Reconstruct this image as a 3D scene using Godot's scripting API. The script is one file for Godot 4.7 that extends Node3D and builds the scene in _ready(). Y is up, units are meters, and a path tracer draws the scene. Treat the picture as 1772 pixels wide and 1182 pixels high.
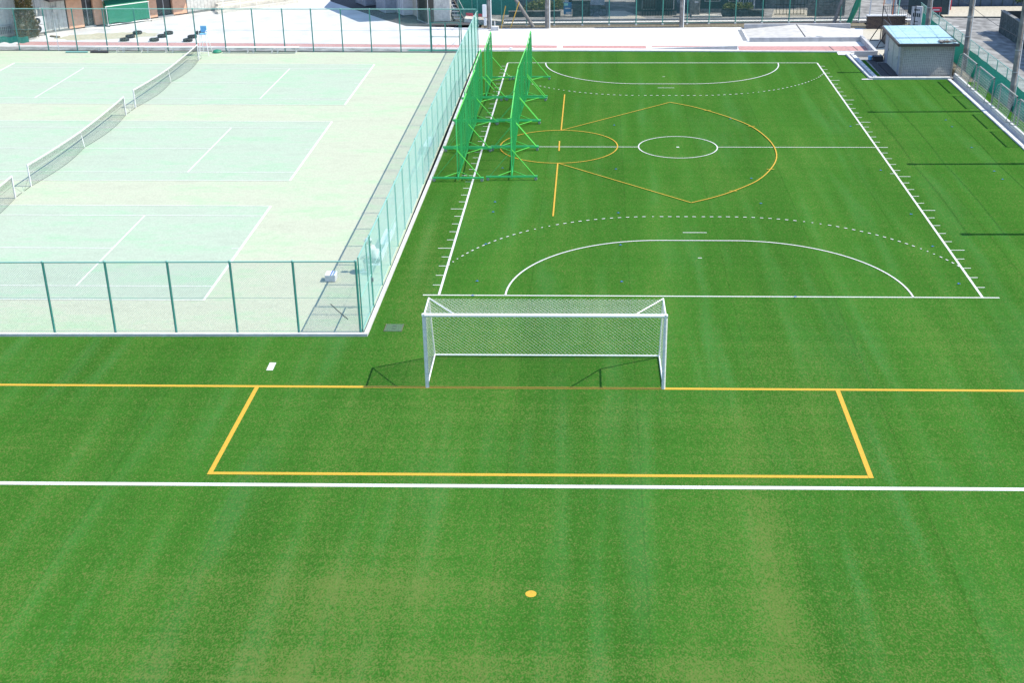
extends Node3D
# A sports ground seen from the air: artificial turf, tennis courts, nets, goals and the street behind.
# Measured in metres: px(x, y, z) takes x to the right, y away from the camera, z up.

var rng := RandomNumberGenerator.new()
var taken := {}
var tex := {}

func px(x: float, y: float, z := 0.0) -> Vector3:
	return Vector3(x, z, -y)

# ---------------------------------------------------------------- mesh builder
class MB:
	var v := PackedVector3Array()
	var n := PackedVector3Array()
	var uv := PackedVector2Array()
	var ix := PackedInt32Array()
	func tri(a: Vector3, b: Vector3, c: Vector3):
		var m := (b - a).cross(c - a).normalized()
		var k := v.size()
		v.append_array(PackedVector3Array([a, b, c])); n.append_array(PackedVector3Array([m, m, m]))
		ix.append_array(PackedInt32Array([k, k + 2, k + 1]))
	func quad(a: Vector3, b: Vector3, c: Vector3, d: Vector3):   # counter-clockwise seen from outside
		var m := (b - a).cross(c - a)
		if m.length_squared() < 1e-16: m = (c - a).cross(d - a)
		m = m.normalized()
		var k := v.size()
		v.append_array(PackedVector3Array([a, b, c, d])); n.append_array(PackedVector3Array([m, m, m, m]))
		ix.append_array(PackedInt32Array([k, k + 2, k + 1, k, k + 3, k + 2]))
	func box(c: Vector3, s: Vector3, b := Basis.IDENTITY):
		var x := b.x * s.x * .5; var y := b.y * s.y * .5; var z := b.z * s.z * .5
		quad(c - x - y + z, c + x - y + z, c + x + y + z, c - x + y + z)
		quad(c + x - y - z, c - x - y - z, c - x + y - z, c + x + y - z)
		quad(c + x - y + z, c + x - y - z, c + x + y - z, c + x + y + z)
		quad(c - x - y - z, c - x - y + z, c - x + y + z, c - x + y - z)
		quad(c - x + y + z, c + x + y + z, c + x + y - z, c - x + y - z)
		quad(c - x - y - z, c + x - y - z, c + x - y + z, c - x - y + z)
	func cbox(c: Vector3, s: Vector3, ch: float, b := Basis.IDENTITY):   # box with chamfered edges
		var h := s * .5
		var face := func(ax: Vector3, ux: Vector3, vx: Vector3, ha: float, hu: float, hv: float):
			var o := c + ax * ha
			quad(o - ux * (hu - ch) - vx * (hv - ch), o + ux * (hu - ch) - vx * (hv - ch), o + ux * (hu - ch) + vx * (hv - ch), o - ux * (hu - ch) + vx * (hv - ch))
		face.call(b.z, b.x, b.y, h.z, h.x, h.y); face.call(-b.z, -b.x, b.y, h.z, h.x, h.y)
		face.call(b.x, -b.z, b.y, h.x, h.z, h.y); face.call(-b.x, b.z, b.y, h.x, h.z, h.y)
		face.call(b.y, b.x, -b.z, h.y, h.x, h.z); face.call(-b.y, b.x, b.z, h.y, h.x, h.z)
		for t in [[b.x, b.y, b.z, h.x, h.y, h.z], [b.y, b.z, b.x, h.y, h.z, h.x], [b.z, b.x, b.y, h.z, h.x, h.y]]:
			for sa in [-1.0, 1.0]:
				for sb in [-1.0, 1.0]:
					var p: Vector3 = c + t[0] * sa * t[3] + t[1] * sb * (t[4] - ch)
					var q: Vector3 = c + t[0] * sa * (t[3] - ch) + t[1] * sb * t[4]
					var w: Vector3 = t[2] * (t[5] - ch)
					if sa * sb > 0: quad(p - w, q - w, q + w, p + w)
					else: quad(p + w, q + w, q - w, p - w)
	func bar(a: Vector3, b: Vector3, r: float, sides := 6, r2 := -1.0, caps := true):
		if r2 < 0: r2 = r
		var d := (b - a)
		if d.length() < 1e-6: return
		d = d.normalized()
		var s := d.cross(Vector3.UP if absf(d.y) < .9 else Vector3.RIGHT).normalized()
		var t := s.cross(d)
		var k := v.size()
		for i in sides:
			var an := TAU * i / sides
			var o := s * cos(an) + t * sin(an)
			v.append(a + o * r); n.append(o); v.append(b + o * r2); n.append(o)
		for i in sides:
			var j := (i + 1) % sides
			ix.append_array(PackedInt32Array([k + i * 2, k + j * 2, k + i * 2 + 1, k + j * 2, k + j * 2 + 1, k + i * 2 + 1]))
		if caps and sides > 3:
			var k2 := v.size()
			for i in sides:
				var an2 := TAU * i / sides
				v.append(a + (s * cos(an2) + t * sin(an2)) * r); n.append(-d)
			for i in sides:
				var an3 := TAU * i / sides
				v.append(b + (s * cos(an3) + t * sin(an3)) * r2); n.append(d)
			for i in range(1, sides - 1):
				ix.append_array(PackedInt32Array([k2, k2 + i + 1, k2 + i, k2 + sides, k2 + sides + i, k2 + sides + i + 1]))
	func path(pts: Array, r: float, sides := 6):
		for i in pts.size() - 1: bar(pts[i], pts[i + 1], r, sides)
	func beam(a: Vector3, b: Vector3, w: float, h: float):
		var d := b - a
		var z := d.normalized()
		var x := Vector3.UP.cross(z)
		x = Vector3.RIGHT if x.length() < .05 else x.normalized()
		box((a + b) * .5, Vector3(w, h, d.length()), Basis(x, z.cross(x), z))
	func poly(p: PackedVector2Array, z: float):   # flat polygon in x, y at height z
		var t := Geometry2D.triangulate_polygon(p)
		var k := v.size()
		for q in p: v.append(Vector3(q.x, z, -q.y)); n.append(Vector3.UP)
		for i in range(0, t.size(), 3):
			var a := p[t[i]]; var b := p[t[i + 1]]; var c := p[t[i + 2]]
			if (b - a).cross(c - a) > 0: ix.append_array(PackedInt32Array([k + t[i], k + t[i + 2], k + t[i + 1]]))
			else: ix.append_array(PackedInt32Array([k + t[i], k + t[i + 1], k + t[i + 2]]))
	func prism(p: PackedVector2Array, z0: float, z1: float):   # upright walls round a polygon, with a top
		poly(p, z1)
		var ccw := not Geometry2D.is_polygon_clockwise(p)
		for i in p.size():
			var a := p[i]; var b := p[(i + 1) % p.size()]
			if not ccw: var t := a; a = b; b = t
			quad(Vector3(a.x, z0, -a.y), Vector3(b.x, z0, -b.y), Vector3(b.x, z1, -b.y), Vector3(a.x, z1, -a.y))
	func lathe(c: Vector3, prof: Array, sides: int, axis := Vector3.UP):
		var s := axis.cross(Vector3.RIGHT if absf(axis.x) < .9 else Vector3.UP).normalized()
		var t := axis.cross(s)
		for j in prof.size() - 1:
			var p: Vector2 = prof[j]; var q: Vector2 = prof[j + 1]
			var k := v.size()
			var sl := Vector2(q.y - p.y, p.x - q.x).normalized()
			for i in sides + 1:
				var an := TAU * i / sides
				var o := s * cos(an) + t * sin(an)
				var m := (o * sl.x + axis * sl.y).normalized()
				v.append(c + o * p.x + axis * p.y); n.append(m); v.append(c + o * q.x + axis * q.y); n.append(m)
			for i in sides:
				ix.append_array(PackedInt32Array([k + i * 2, k + i * 2 + 1, k + i * 2 + 2, k + i * 2 + 1, k + i * 2 + 3, k + i * 2 + 2]))
	func mesh(m: Material) -> ArrayMesh:
		var a := []
		a.resize(Mesh.ARRAY_MAX)
		a[Mesh.ARRAY_VERTEX] = v; a[Mesh.ARRAY_NORMAL] = n; a[Mesh.ARRAY_INDEX] = ix
		if uv.size() == v.size(): a[Mesh.ARRAY_TEX_UV] = uv
		var o := ArrayMesh.new()
		o.add_surface_from_arrays(Mesh.PRIMITIVE_TRIANGLES, a)
		o.surface_set_material(0, m)
		return o

# ---------------------------------------------------------------- nodes
func numbered(called: String) -> String:
	if not taken.has(called):
		taken[called] = 0
		return called
	taken[called] += 1
	return "%s_%03d" % [called, taken[called]]

func obj(called: String, mb: MB, m: Material, parent: Node3D = null) -> MeshInstance3D:
	return put(called, mb.mesh(m), parent)

func put(called: String, mesh: Mesh, parent: Node3D = null, at := Vector3.ZERO, b := Basis.IDENTITY) -> MeshInstance3D:
	var o := MeshInstance3D.new()
	o.mesh = mesh
	o.transform = Transform3D(b, at)
	if parent == null:
		o.name = numbered(called); add_child(o)
	else:
		o.name = called; parent.add_child(o, true)
	return o

func tag(o: Node3D, label: String, category: String, group := "") -> Node3D:
	o.set_meta("label", label); o.set_meta("category", category)
	if group: o.set_meta("group", group)
	return o

func thing(called: String, label: String, category: String, at := Vector3.ZERO, turn := 0.0, group := "") -> Node3D:
	var o := Node3D.new()
	o.name = numbered(called); add_child(o)
	o.position = at; o.rotation.y = turn
	return tag(o, label, category, group)

func copy(src: Node3D, at: Vector3, turn: float, label: String) -> Node3D:
	var base := String(src.name)
	var o: Node3D = src.duplicate()
	o.name = numbered(base); add_child(o)
	o.position = at; o.rotation.y = turn
	o.set_meta("label", label)
	return o

func setting(called: String, mb: MB, m: Material, label := "") -> MeshInstance3D:
	var o := obj(called, mb, m)
	o.set_meta("kind", "structure")
	if label: o.set_meta("label", label)
	return o

func setting_node(called: String, label := "") -> Node3D:
	var o := Node3D.new()
	o.name = numbered(called); add_child(o)
	o.set_meta("kind", "structure")
	if label: o.set_meta("label", label)
	return o

# ---------------------------------------------------------------- textures and materials
func noise(seed_: int, freq: float, octaves := 3, type := FastNoiseLite.TYPE_SIMPLEX_SMOOTH) -> FastNoiseLite:
	var f := FastNoiseLite.new()
	f.seed = seed_; f.frequency = freq; f.noise_type = type
	f.fractal_type = FastNoiseLite.FRACTAL_FBM if octaves > 1 else FastNoiseLite.FRACTAL_NONE
	f.fractal_octaves = octaves
	return f

func grey_tex(key: String, size: int, lo: float, hi: float, fine: float, coarse_freq: float, seed_: int):
	# tileable grey multiplier: coarse blotches and a fine grain
	var im := noise(seed_, coarse_freq, 4).get_seamless_image(size, size)
	var d := im.get_data()
	var out := PackedByteArray(); out.resize(size * size)
	rng.seed = seed_
	for i in size * size:
		var c := lerpf(lo, hi, d[i] / 255.0) + rng.randf_range(-fine, fine)
		out[i] = int(clampf(c, 0, 1) * 255.0)
	var g := Image.create_from_data(size, size, false, Image.FORMAT_L8, out)
	g.convert(Image.FORMAT_RGB8)
	g.generate_mipmaps()
	tex[key] = ImageTexture.create_from_image(g)

func bump_tex(key: String, size: int, freq: float, strength: float, seed_: int):
	var im := noise(seed_, freq, 4).get_seamless_image(size, size)
	im.convert(Image.FORMAT_RGB8)
	im.bump_map_to_normal_map(strength)
	im.generate_mipmaps()
	tex[key] = ImageTexture.create_from_image(im)

func lin(r: float, g: float, b: float) -> Color:
	return Color(r, g, b).linear_to_srgb()

func mat(r: float, g: float, b: float, rough := .8, tx := "", scale := .5, metal := 0.0, bump := "") -> StandardMaterial3D:
	var m := StandardMaterial3D.new()
	m.albedo_color = lin(r, g, b)
	m.roughness = rough; m.metallic = metal
	m.cull_mode = BaseMaterial3D.CULL_DISABLED
	if tx:
		m.albedo_texture = tex[tx]
		m.uv1_triplanar = true; m.uv1_world_triplanar = true; m.uv1_scale = Vector3.ONE * scale
	if bump:
		m.normal_enabled = true; m.normal_texture = tex[bump]; m.normal_scale = .6
		m.uv1_triplanar = true; m.uv1_world_triplanar = true; m.uv1_scale = Vector3.ONE * scale
	return m

var M := {}

func make_materials():
	grey_tex("slab", 512, .86, 1.0, .03, .008, 16)
	grey_tex("grain", 512, .84, 1.0, .06, .012, 11)
	grey_tex("stain", 512, .62, 1.0, .05, .006, 12)
	grey_tex("fibre", 512, .72, 1.0, .26, .03, 13)
	grey_tex("worn", 512, .55, 1.0, .1, .02, 14)
	bump_tex("rough", 512, .05, 6.0, 15)
	M.concrete = mat(.64, .64, .63, .95, "slab", .09)
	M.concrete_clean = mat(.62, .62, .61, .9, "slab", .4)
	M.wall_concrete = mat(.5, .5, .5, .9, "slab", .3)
	M.asphalt = mat(.085, .087, .092, .95, "fibre", .6)
	M.asphalt_pale = mat(.33, .33, .32, .95, "stain", .25)
	M.ground = mat(.2, .19, .17, .95, "stain", .08)
	M.dirt = mat(.26, .23, .16, 1, "worn", .5)
	M.track = mat(.5, .27, .25, .9, "grain", .5)
	M.white_line = mat(.8, .8, .78, .8, "fibre", 1.1)
	M.pale_line = mat(.8, .8, .76, .9, "grain", 1.1)
	M.yellow_line = mat(.72, .43, .03, .8, "fibre", 1.1)
	M.blue_mark = mat(.03, .1, .5, .8)
	M.white = mat(.78, .79, .78, .4)
	M.white_worn = mat(.78, .8, .81, .45, "grain", 1.3)
	M.off_white = mat(.66, .64, .57, .6, "grain", .5)
	M.goal_paint = mat(.5, .49, .45, .5, "worn", 1.5)
	M.rope = mat(.75, .76, .72, .9)
	M.teal = mat(.06, .27, .225, .35)
	M.teal_rail = mat(.2, .42, .36, .35)
	M.wire = mat(.33, .6, .55, .4)
	M.lime = mat(.09, .55, .06, .4)
	M.green_frame = mat(.06, .6, .16, .4)
	M.green_net = mat(.001, .28, .065, .8)
	M.dark_net = mat(.05, .065, .055, .8)
	M.rubber = mat(.022, .022, .023, .8, "grain", 3)
	M.galv = mat(.36, .38, .4, .45, "", 1, .5)
	M.pole = mat(.3, .29, .275, .9, "stain", .6)
	M.cloth = mat(.05, .33, .27, .85, "grain", .8)
	M.cloth.backlight_enabled = true; M.cloth.backlight = Color(.25, .6, .5)
	M.tarp = mat(.02, .24, .14, .6, "grain", 1)
	M.orange = mat(.85, .5, .33, .8, "grain", .4)
	M.siding = mat(.66, .67, .63, .6, "grain", .5)
	M.siding_white_lit = mat(.7, .69, .64, .6, "grain", .5)  # also the sunlit siding, with sunlight put into the colour
	M.dark = mat(.03, .032, .035, .6)
	M.glass = mat(.03, .035, .04, .08)
	M.black_metal = mat(.025, .023, .022, .5)
	M.brown_metal = mat(.07, .055, .05, .5)
	M.roof_blue = mat(.38, .58, .62, .5, "grain", .7)
	M.grey_door = mat(.5, .53, .48, .5, "grain", .9)
	M.shed_wall = mat(.4, .41, .4, .7, "grain", .6)
	M.shed_blue_shade = mat(.33, .38, .44, .5, "grain", .5)  # bluish shade of the shed faces is mixed into this grey
	M.cream = mat(.56, .52, .42, .6, "grain", .5)
	M.brick = mat(.17, .13, .11, .9, "worn", 1.2)
	M.block = mat(.3, .31, .3, .9, "stain", .7)
	M.block_dark = mat(.12, .15, .15, .9, "stain", .7)  # teal veil of the netting is mixed into the block colour
	M.house_dark = mat(.05, .085, .09, .8, "grain", .6)  # shade and the teal net veil are put into the house colour
	M.house_white = mat(.66, .68, .7, .7, "grain", .4)
	M.blue = mat(.16, .42, .66, .4)
	M.sign_blue = mat(.04, .18, .36, .5)
	M.red = mat(.5, .03, .06, .5)
	M.yellow = mat(.62, .38, .05, .5)
	M.orange_paint = mat(.72, .2, .05, .5)
	M.teal_paint = mat(.3, .65, .55, .5)
	M.green_lid = mat(.1, .2, .1, .8, "worn", 2)
	M.wood = mat(.3, .22, .13, .8, "worn", 1.5)
	M.skin = mat(.5, .3, .21, .6)
	M.shirt = mat(.75, .75, .73, .9)
	M.shorts = mat(.06, .08, .11, .9)
	M.hair = mat(.02, .017, .015, .7)
	M.plastic_white = mat(.72, .78, .76, .4)
	M.mat_dark = mat(.05, .052, .058, .9, "grain", 1)

func turf_material() -> StandardMaterial3D:
	# fibres, brushing streaks along the rolls, seams, and pale infill lying in patches
	var w := 2048; var h := 2048
	var sx := 48.0; var sy := 75.0        # metres covered, from x = -18, y = -30
	var streak := noise(21, .5, 4); var fine := noise(22, 1.6, 3); var patch := noise(23, .12, 4); var cross := noise(24, .9, 3); var thin := noise(25, 1.4, 2)
	var spots := [[-1.6, -20.2, 2.0, 2.0, .5], [1.0, -17.0, .7, 3.6, .3], [5.2, -21.8, 3.2, .7, .4], [10.4, -20.0, .4, 5.0, .32], [11.6, -21.5, 2.4, 1.4, .22], [-3.5, -22.5, 3.0, .9, .35], [6.2, -9.6, 2.4, .8, .28], [-.9, 2.0, .5, 4.0, .5], [10.2, -14.5, .35, 4.0, .25], [3.0, -23.4, 5.0, 1.2, .3], [12.5, -8.5, 2.0, 3.0, .15], [1.0, -9.5, 2.0, 1.5, .25], [-1.2, -18.6, 4.5, .5, .25], [8.0, -18.9, 6.0, .35, .2]]
	# coarse maps first: share of pale infill, tone, laid-over fibres
	var cw := 512; var ch := 1024
	var tan_ := PackedFloat32Array(); tan_.resize(cw * ch)
	var tone := PackedFloat32Array(); tone.resize(cw * ch)
	var laid := PackedFloat32Array(); laid.resize(cw * ch)
	for j in ch:
		var y := -30.0 + sy * j / ch
		var band := cross.get_noise_1d(y * 1.6) * .8
		for i in cw:
			var x := -18.0 + sx * i / cw
			var pa := patch.get_noise_2d(x * 2.0, y * .6)
			var st := streak.get_noise_2d(x * 1.6, y * .07) * .62 + fine.get_noise_2d(x * 1.9, y * .06) * .38
			var t := .13 + .34 * maxf(0.0, pa + st * .4 + band * .12) + .3 * maxf(0.0, thin.get_noise_1d(y * 2.2)) * (1.0 if y < -4.0 else .4)
			if y < -4.0 or x < 0.0:
				for q in spots:
					var dx: float = (x - q[0]) / q[2]; var dy: float = (y - q[1]) / q[3]
					var d := dx * dx + dy * dy
					if d < 4.0: t += q[4] * .85 * (1.0 - d * .25) * (.7 + .9 * st + .7 * band + .6 * pa)
			var o := j * cw + i
			tan_[o] = t
			tone[o] = .8 + .2 * st + .08 * band + .1 * pa + (.03 if posmod(int(floor((x + .35) / 3.72)), 2) == 0 else -.03)
			laid[o] = clampf(st * 1.3 - .1 - pa * .5, 0.0, 1.0)
	var out := PackedByteArray(); out.resize(w * h * 3)
	rng.seed = 77
	var gam := PackedByteArray(); gam.resize(1024)
	for i in 1024: gam[i] = int(255.0 * Color(i / 2048.0, 0, 0).linear_to_srgb().r)
	for j in h:
		var row := clampi((j + (j * 7) % 5 - 2) / 2, 0, ch - 1) * cw
		var yy := (h - 1 - j) * w * 3
		for i in w:
			var c := row + clampi((i + rng.randi_range(-6, 6)) / 4, 0, cw - 1)
			var v := tone[c] + rng.randf() * .42 - .01
			if fposmod(-17.65 + sx * i / w, 3.72) < .05: v *= .86
			var l := laid[c]
			var cr := .034 * v + .014 * l; var cg := .119 * v + .03 * l; var cb := .0155 * v + .02 * l
			if rng.randf() < tan_[c]:
				var k := rng.randf_range(.2, .7)
				cr += (.15 - cr) * k; cg += (.165 - cg) * k; cb += (.05 - cb) * k
			var o2 := yy + i * 3
			out[o2] = gam[int(cr * 2048.0)]; out[o2 + 1] = gam[int(cg * 2048.0)]; out[o2 + 2] = gam[int(cb * 2048.0)]
	var im := Image.create_from_data(w, h, false, Image.FORMAT_RGB8, out)
	im.generate_mipmaps()
	var m := StandardMaterial3D.new()
	m.albedo_texture = ImageTexture.create_from_image(im)
	m.roughness = 1.0
	m.metallic_specular = .05
	m.cull_mode = BaseMaterial3D.CULL_DISABLED
	return m

func sand_material(r: float, g: float, b: float, seed_: int) -> StandardMaterial3D:
	# sand-filled turf: green fibres showing unevenly through pale sand, dragged along the play direction
	var w := 1024
	var na := noise(seed_, .35, 4); var nb := noise(seed_ + 1, 1.6, 3)
	var out := PackedByteArray(); out.resize(w * w * 3)
	rng.seed = seed_
	for j in w:
		var y := 52.0 * j / w
		for i in w:
			var x := 40.0 * i / w
			var a := na.get_noise_2d(x * .45, y * 1.3) * .6 + nb.get_noise_2d(x * .6, y * 1.6) * .35
			var k := 1.0 + .16 * a + rng.randf_range(-.09, .09)
			var s := clampf(a * 1.1 + .05, 0.0, 1.0)
			var o := ((w - 1 - j) * w + i) * 3
			out[o] = int(255.0 * pow(clampf(r * k * (1.0 - .42 * s), 0, 1), .4545)); out[o + 1] = int(255.0 * pow(clampf(g * k * (1.0 - .1 * s), 0, 1), .4545)); out[o + 2] = int(255.0 * pow(clampf(b * k * (1.0 - .32 * s), 0, 1), .4545))
	var im := Image.create_from_data(w, w, false, Image.FORMAT_RGB8, out)
	im.generate_mipmaps()
	var m := StandardMaterial3D.new()
	m.albedo_texture = ImageTexture.create_from_image(im)
	m.roughness = .95
	m.cull_mode = BaseMaterial3D.CULL_DISABLED
	return m

func with_uv(mb: MB, x0: float, y0: float, sx: float, sy: float) -> MB:
	for p in mb.v: mb.uv.append(Vector2((p.x - x0) / sx, 1.0 - (-p.z - y0) / sy))
	return mb

# ---------------------------------------------------------------- netting made of strings
func chainlink(mb: MB, a: Vector3, u: Vector3, up: Vector3, pitch: float, r: float):
	# two families of crossing wires filling the rectangle a, u (along), up
	var L := u.length(); var H := up.length()
	var e := u / L; var f := up / H
	var st := pitch * sqrt(2.0)
	var k := -H
	while k < L:
		var s0 := maxf(k, 0.0); var s1 := minf(k + H, L)
		if s1 > s0:
			mb.bar(a + e * s0 + f * (s0 - k), a + e * s1 + f * (s1 - k), r, 3)
			mb.bar(a + e * s0 + f * (H - (s0 - k)), a + e * s1 + f * (H - (s1 - k)), r, 3)
		k += st

func lattice(mb: MB, fn: Callable, nu: int, nv: int, r: float, diamond := true):
	# strings along a surface fn(u, v); diamond or square cells
	var g := []
	for j in nv + 1:
		for i in nu + 1: g.append(fn.call(float(i) / nu, float(j) / nv))
	var W := nu + 1
	for j in nv + 1:
		for i in nu + 1:
			if diamond:
				if (i + j) % 2 == 0 and j < nv:
					if i < nu: mb.bar(g[j * W + i], g[(j + 1) * W + i + 1], r, 3)
					if i > 0: mb.bar(g[j * W + i], g[(j + 1) * W + i - 1], r, 3)
			else:
				if i < nu: mb.bar(g[j * W + i], g[j * W + i + 1], r, 3)
				if j < nv: mb.bar(g[j * W + i], g[(j + 1) * W + i], r, 3)

# ---------------------------------------------------------------- markings
func line(parent: Node3D, called: String, a: Vector2, b: Vector2, w: float, z: float, m: Material):
	var mb := MB.new()
	var d := (b - a).normalized() * 0.0
	var s := (b - a).orthogonal().normalized() * w * .5
	mb.quad(px(a.x - s.x, a.y - s.y, z), px(b.x - s.x, b.y - s.y, z), px(b.x + s.x, b.y + s.y, z), px(a.x + s.x, a.y + s.y, z))
	if mb.n[0].y < 0: mb = MB.new(); mb.quad(px(a.x + s.x, a.y + s.y, z), px(b.x + s.x, b.y + s.y, z), px(b.x - s.x, b.y - s.y, z), px(a.x - s.x, a.y - s.y, z))
	obj(called, mb, m, parent)

func strip(mb: MB, pts: Array, w: float, z: float):
	var n := pts.size()
	for i in n - 1:
		var a: Vector2 = pts[i]; var b: Vector2 = pts[i + 1]
		var da: Vector2 = (b - pts[maxi(i - 1, 0)]).orthogonal().normalized() * w * .5
		var db: Vector2 = (pts[mini(i + 2, n - 1)] - a).orthogonal().normalized() * w * .5
		var q := [px(a.x - da.x, a.y - da.y, z), px(b.x - db.x, b.y - db.y, z), px(b.x + db.x, b.y + db.y, z), px(a.x + da.x, a.y + da.y, z)]
		if (q[1] - q[0]).cross(q[2] - q[0]).y > 0: mb.quad(q[0], q[1], q[2], q[3])
		else: mb.quad(q[3], q[2], q[1], q[0])

# handball court corners as surveyed: near left, near right, far left, far right
func hb(x: float, y: float) -> Vector2:
	var nl := Vector2(.0, -.13); var nr := Vector2(19.94, .03); var fl := Vector2(-.04, 40.2); var fr := Vector2(20.06, 39.83)
	return nl.lerp(nr, x / 20.0).lerp(fl.lerp(fr, x / 20.0), y / 40.0)

# ================================================================ build
func _ready():
	setup_view()
	make_materials()
	grounds()
	markings()
	yard_and_kerbs()
	fences()
	goal_big()
	tennis_gear()
	cages()
	right_side()
	platform_and_track()
	left_building()
	yard_things()
	sheds()
	street()
	court_corner()

func setup_view():
	var cam := Camera3D.new()
	cam.name = "camera"
	add_child(cam)
	cam.position = px(5.774, -44.087, 18.139)
	cam.rotation = Vector3(-.42636, .06967, -.01874)
	cam.fov = 29.94; cam.near = .1; cam.far = 1500.0
	cam.current = true
	var we := WorldEnvironment.new()
	we.name = "environment"
	var e := Environment.new()
	var sky := Sky.new(); var sm := ProceduralSkyMaterial.new()
	sm.sky_top_color = Color(.46, .58, .76); sm.sky_horizon_color = Color(.82, .86, .9); sm.sky_curve = .12
	sm.ground_bottom_color = Color(.3, .3, .28); sm.ground_horizon_color = Color(.6, .65, .68)
	sm.sun_angle_max = 0.0
	sky.sky_material = sm
	e.background_mode = Environment.BG_SKY; e.sky = sky
	e.background_energy_multiplier = 1.25
	e.tonemap_mode = Environment.TONE_MAPPER_LINEAR
	e.tonemap_exposure = 1.7
	e.sdfgi_enabled = true; e.ssao_enabled = true; e.ssil_enabled = true
	we.environment = e
	add_child(we)
	var sun := DirectionalLight3D.new()
	sun.name = "sun"
	sun.light_energy = 1.3; sun.light_color = Color(1.0, .965, .9); sun.light_angular_distance = .5
	sun.shadow_enabled = true
	sun.basis = Basis.looking_at(Vector3(-1.97, -2.5, .028), Vector3.UP)
	add_child(sun)

func grounds():
	var g := MB.new()
	g.poly(PackedVector2Array([Vector2(-400, -400), Vector2(400, -400), Vector2(400, 500), Vector2(-400, 500)]), -.5)
	setting("ground", g, M.ground, "bare earth around the sports ground")
	var turf := turf_material()
	var t := MB.new()
	t.poly(PackedVector2Array([Vector2(-66, -105), Vector2(27.36, -105), Vector2(27.36, 35.0), Vector2(22.5, 35.0), Vector2(22.25, 42.1), Vector2(21.8, 42.15), Vector2(21.85, 43.05), Vector2(8.5, 43.6), Vector2(-2.05, 44.0), Vector2(-2.05, -3.9), Vector2(-66, -5.4)]), 0.0)
	setting("artificial_turf", with_uv(t, -18, -30, 48, 75), turf, "bright green artificial turf field with pale infill patches")
	var sand := sand_material(.41, .44, .33, 31)
	var s := MB.new()
	s.poly(PackedVector2Array([Vector2(-62, -5.15), Vector2(-2.2, -3.8), Vector2(-2.3, 43.5), Vector2(-62, 46.0)]), .004)
	setting("tennis_surface", with_uv(s, -42, -6, 40, 52), sand, "pale sand-filled green surface around the tennis courts")
	var sand2 := sand_material(.36, .43, .335, 37)
	var quads := [
		[Vector2(-33.6, 29.5), Vector2(-8.85, 28.85), Vector2(-8.86, 39.8), Vector2(-33.7, 40.7)],
		[Vector2(-33.5, 14.1), Vector2(-8.8, 14.05), Vector2(-8.87, 25.06), Vector2(-33.5, 25.5)],
		[Vector2(-33.4, -1.1), Vector2(-8.74, -.83), Vector2(-8.82, 10.24), Vector2(-33.4, 10.3)]]
	var where := ["farthest", "middle", "nearest"]
	for i in 3:
		var c := MB.new(); c.poly(PackedVector2Array(quads[i]), .008)
		setting("tennis_court", with_uv(c, -40, -6, 40, 52), sand2, "greener playing rectangle of the %s tennis court" % where[i])
		var q: Array = quads[i]
		var mk := setting_node("tennis_court_lines", "thin white lines of the %s tennis court" % where[i])
		var at := func(u: float, v: float) -> Vector2: return q[0].lerp(q[1], u).lerp(q[3].lerp(q[2], u), v)
		var dy := 1.37 / 11.0
		var sl := .782; var sr := 1.0 - sl
		for e in [["sideline", 0., 0., 1., 0., .05], ["sideline", 0., 1., 1., 1., .05], ["sideline", 0., dy, 1., dy, .05], ["sideline", 0., 1. - dy, 1., 1. - dy, .05], ["baseline", 0., 0., 0., 1., .1], ["baseline", 1., 0., 1., 1., .1], ["service_line", sl, dy, sl, 1. - dy, .06], ["service_line", sr, dy, sr, 1. - dy, .06], ["centre_line", sr, .5, sl, .5, .05], ["centre_mark", .985, .5, 1., .5, .05]]:
			line(mk, e[0], at.call(e[1], e[2]), at.call(e[3], e[4]), e[5], .013 if e[0] in ["baseline", "service_line"] else .0165, M.pale_line)

func arc_pts(c: Vector2, r: float, a0: float, a1: float, n: int) -> Array:
	var o := []
	for i in n + 1:
		var a := deg_to_rad(lerpf(a0, a1, float(i) / n))
		o.append(hb(c.x + cos(a) * r, c.y + sin(a) * r))
	return o

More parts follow.
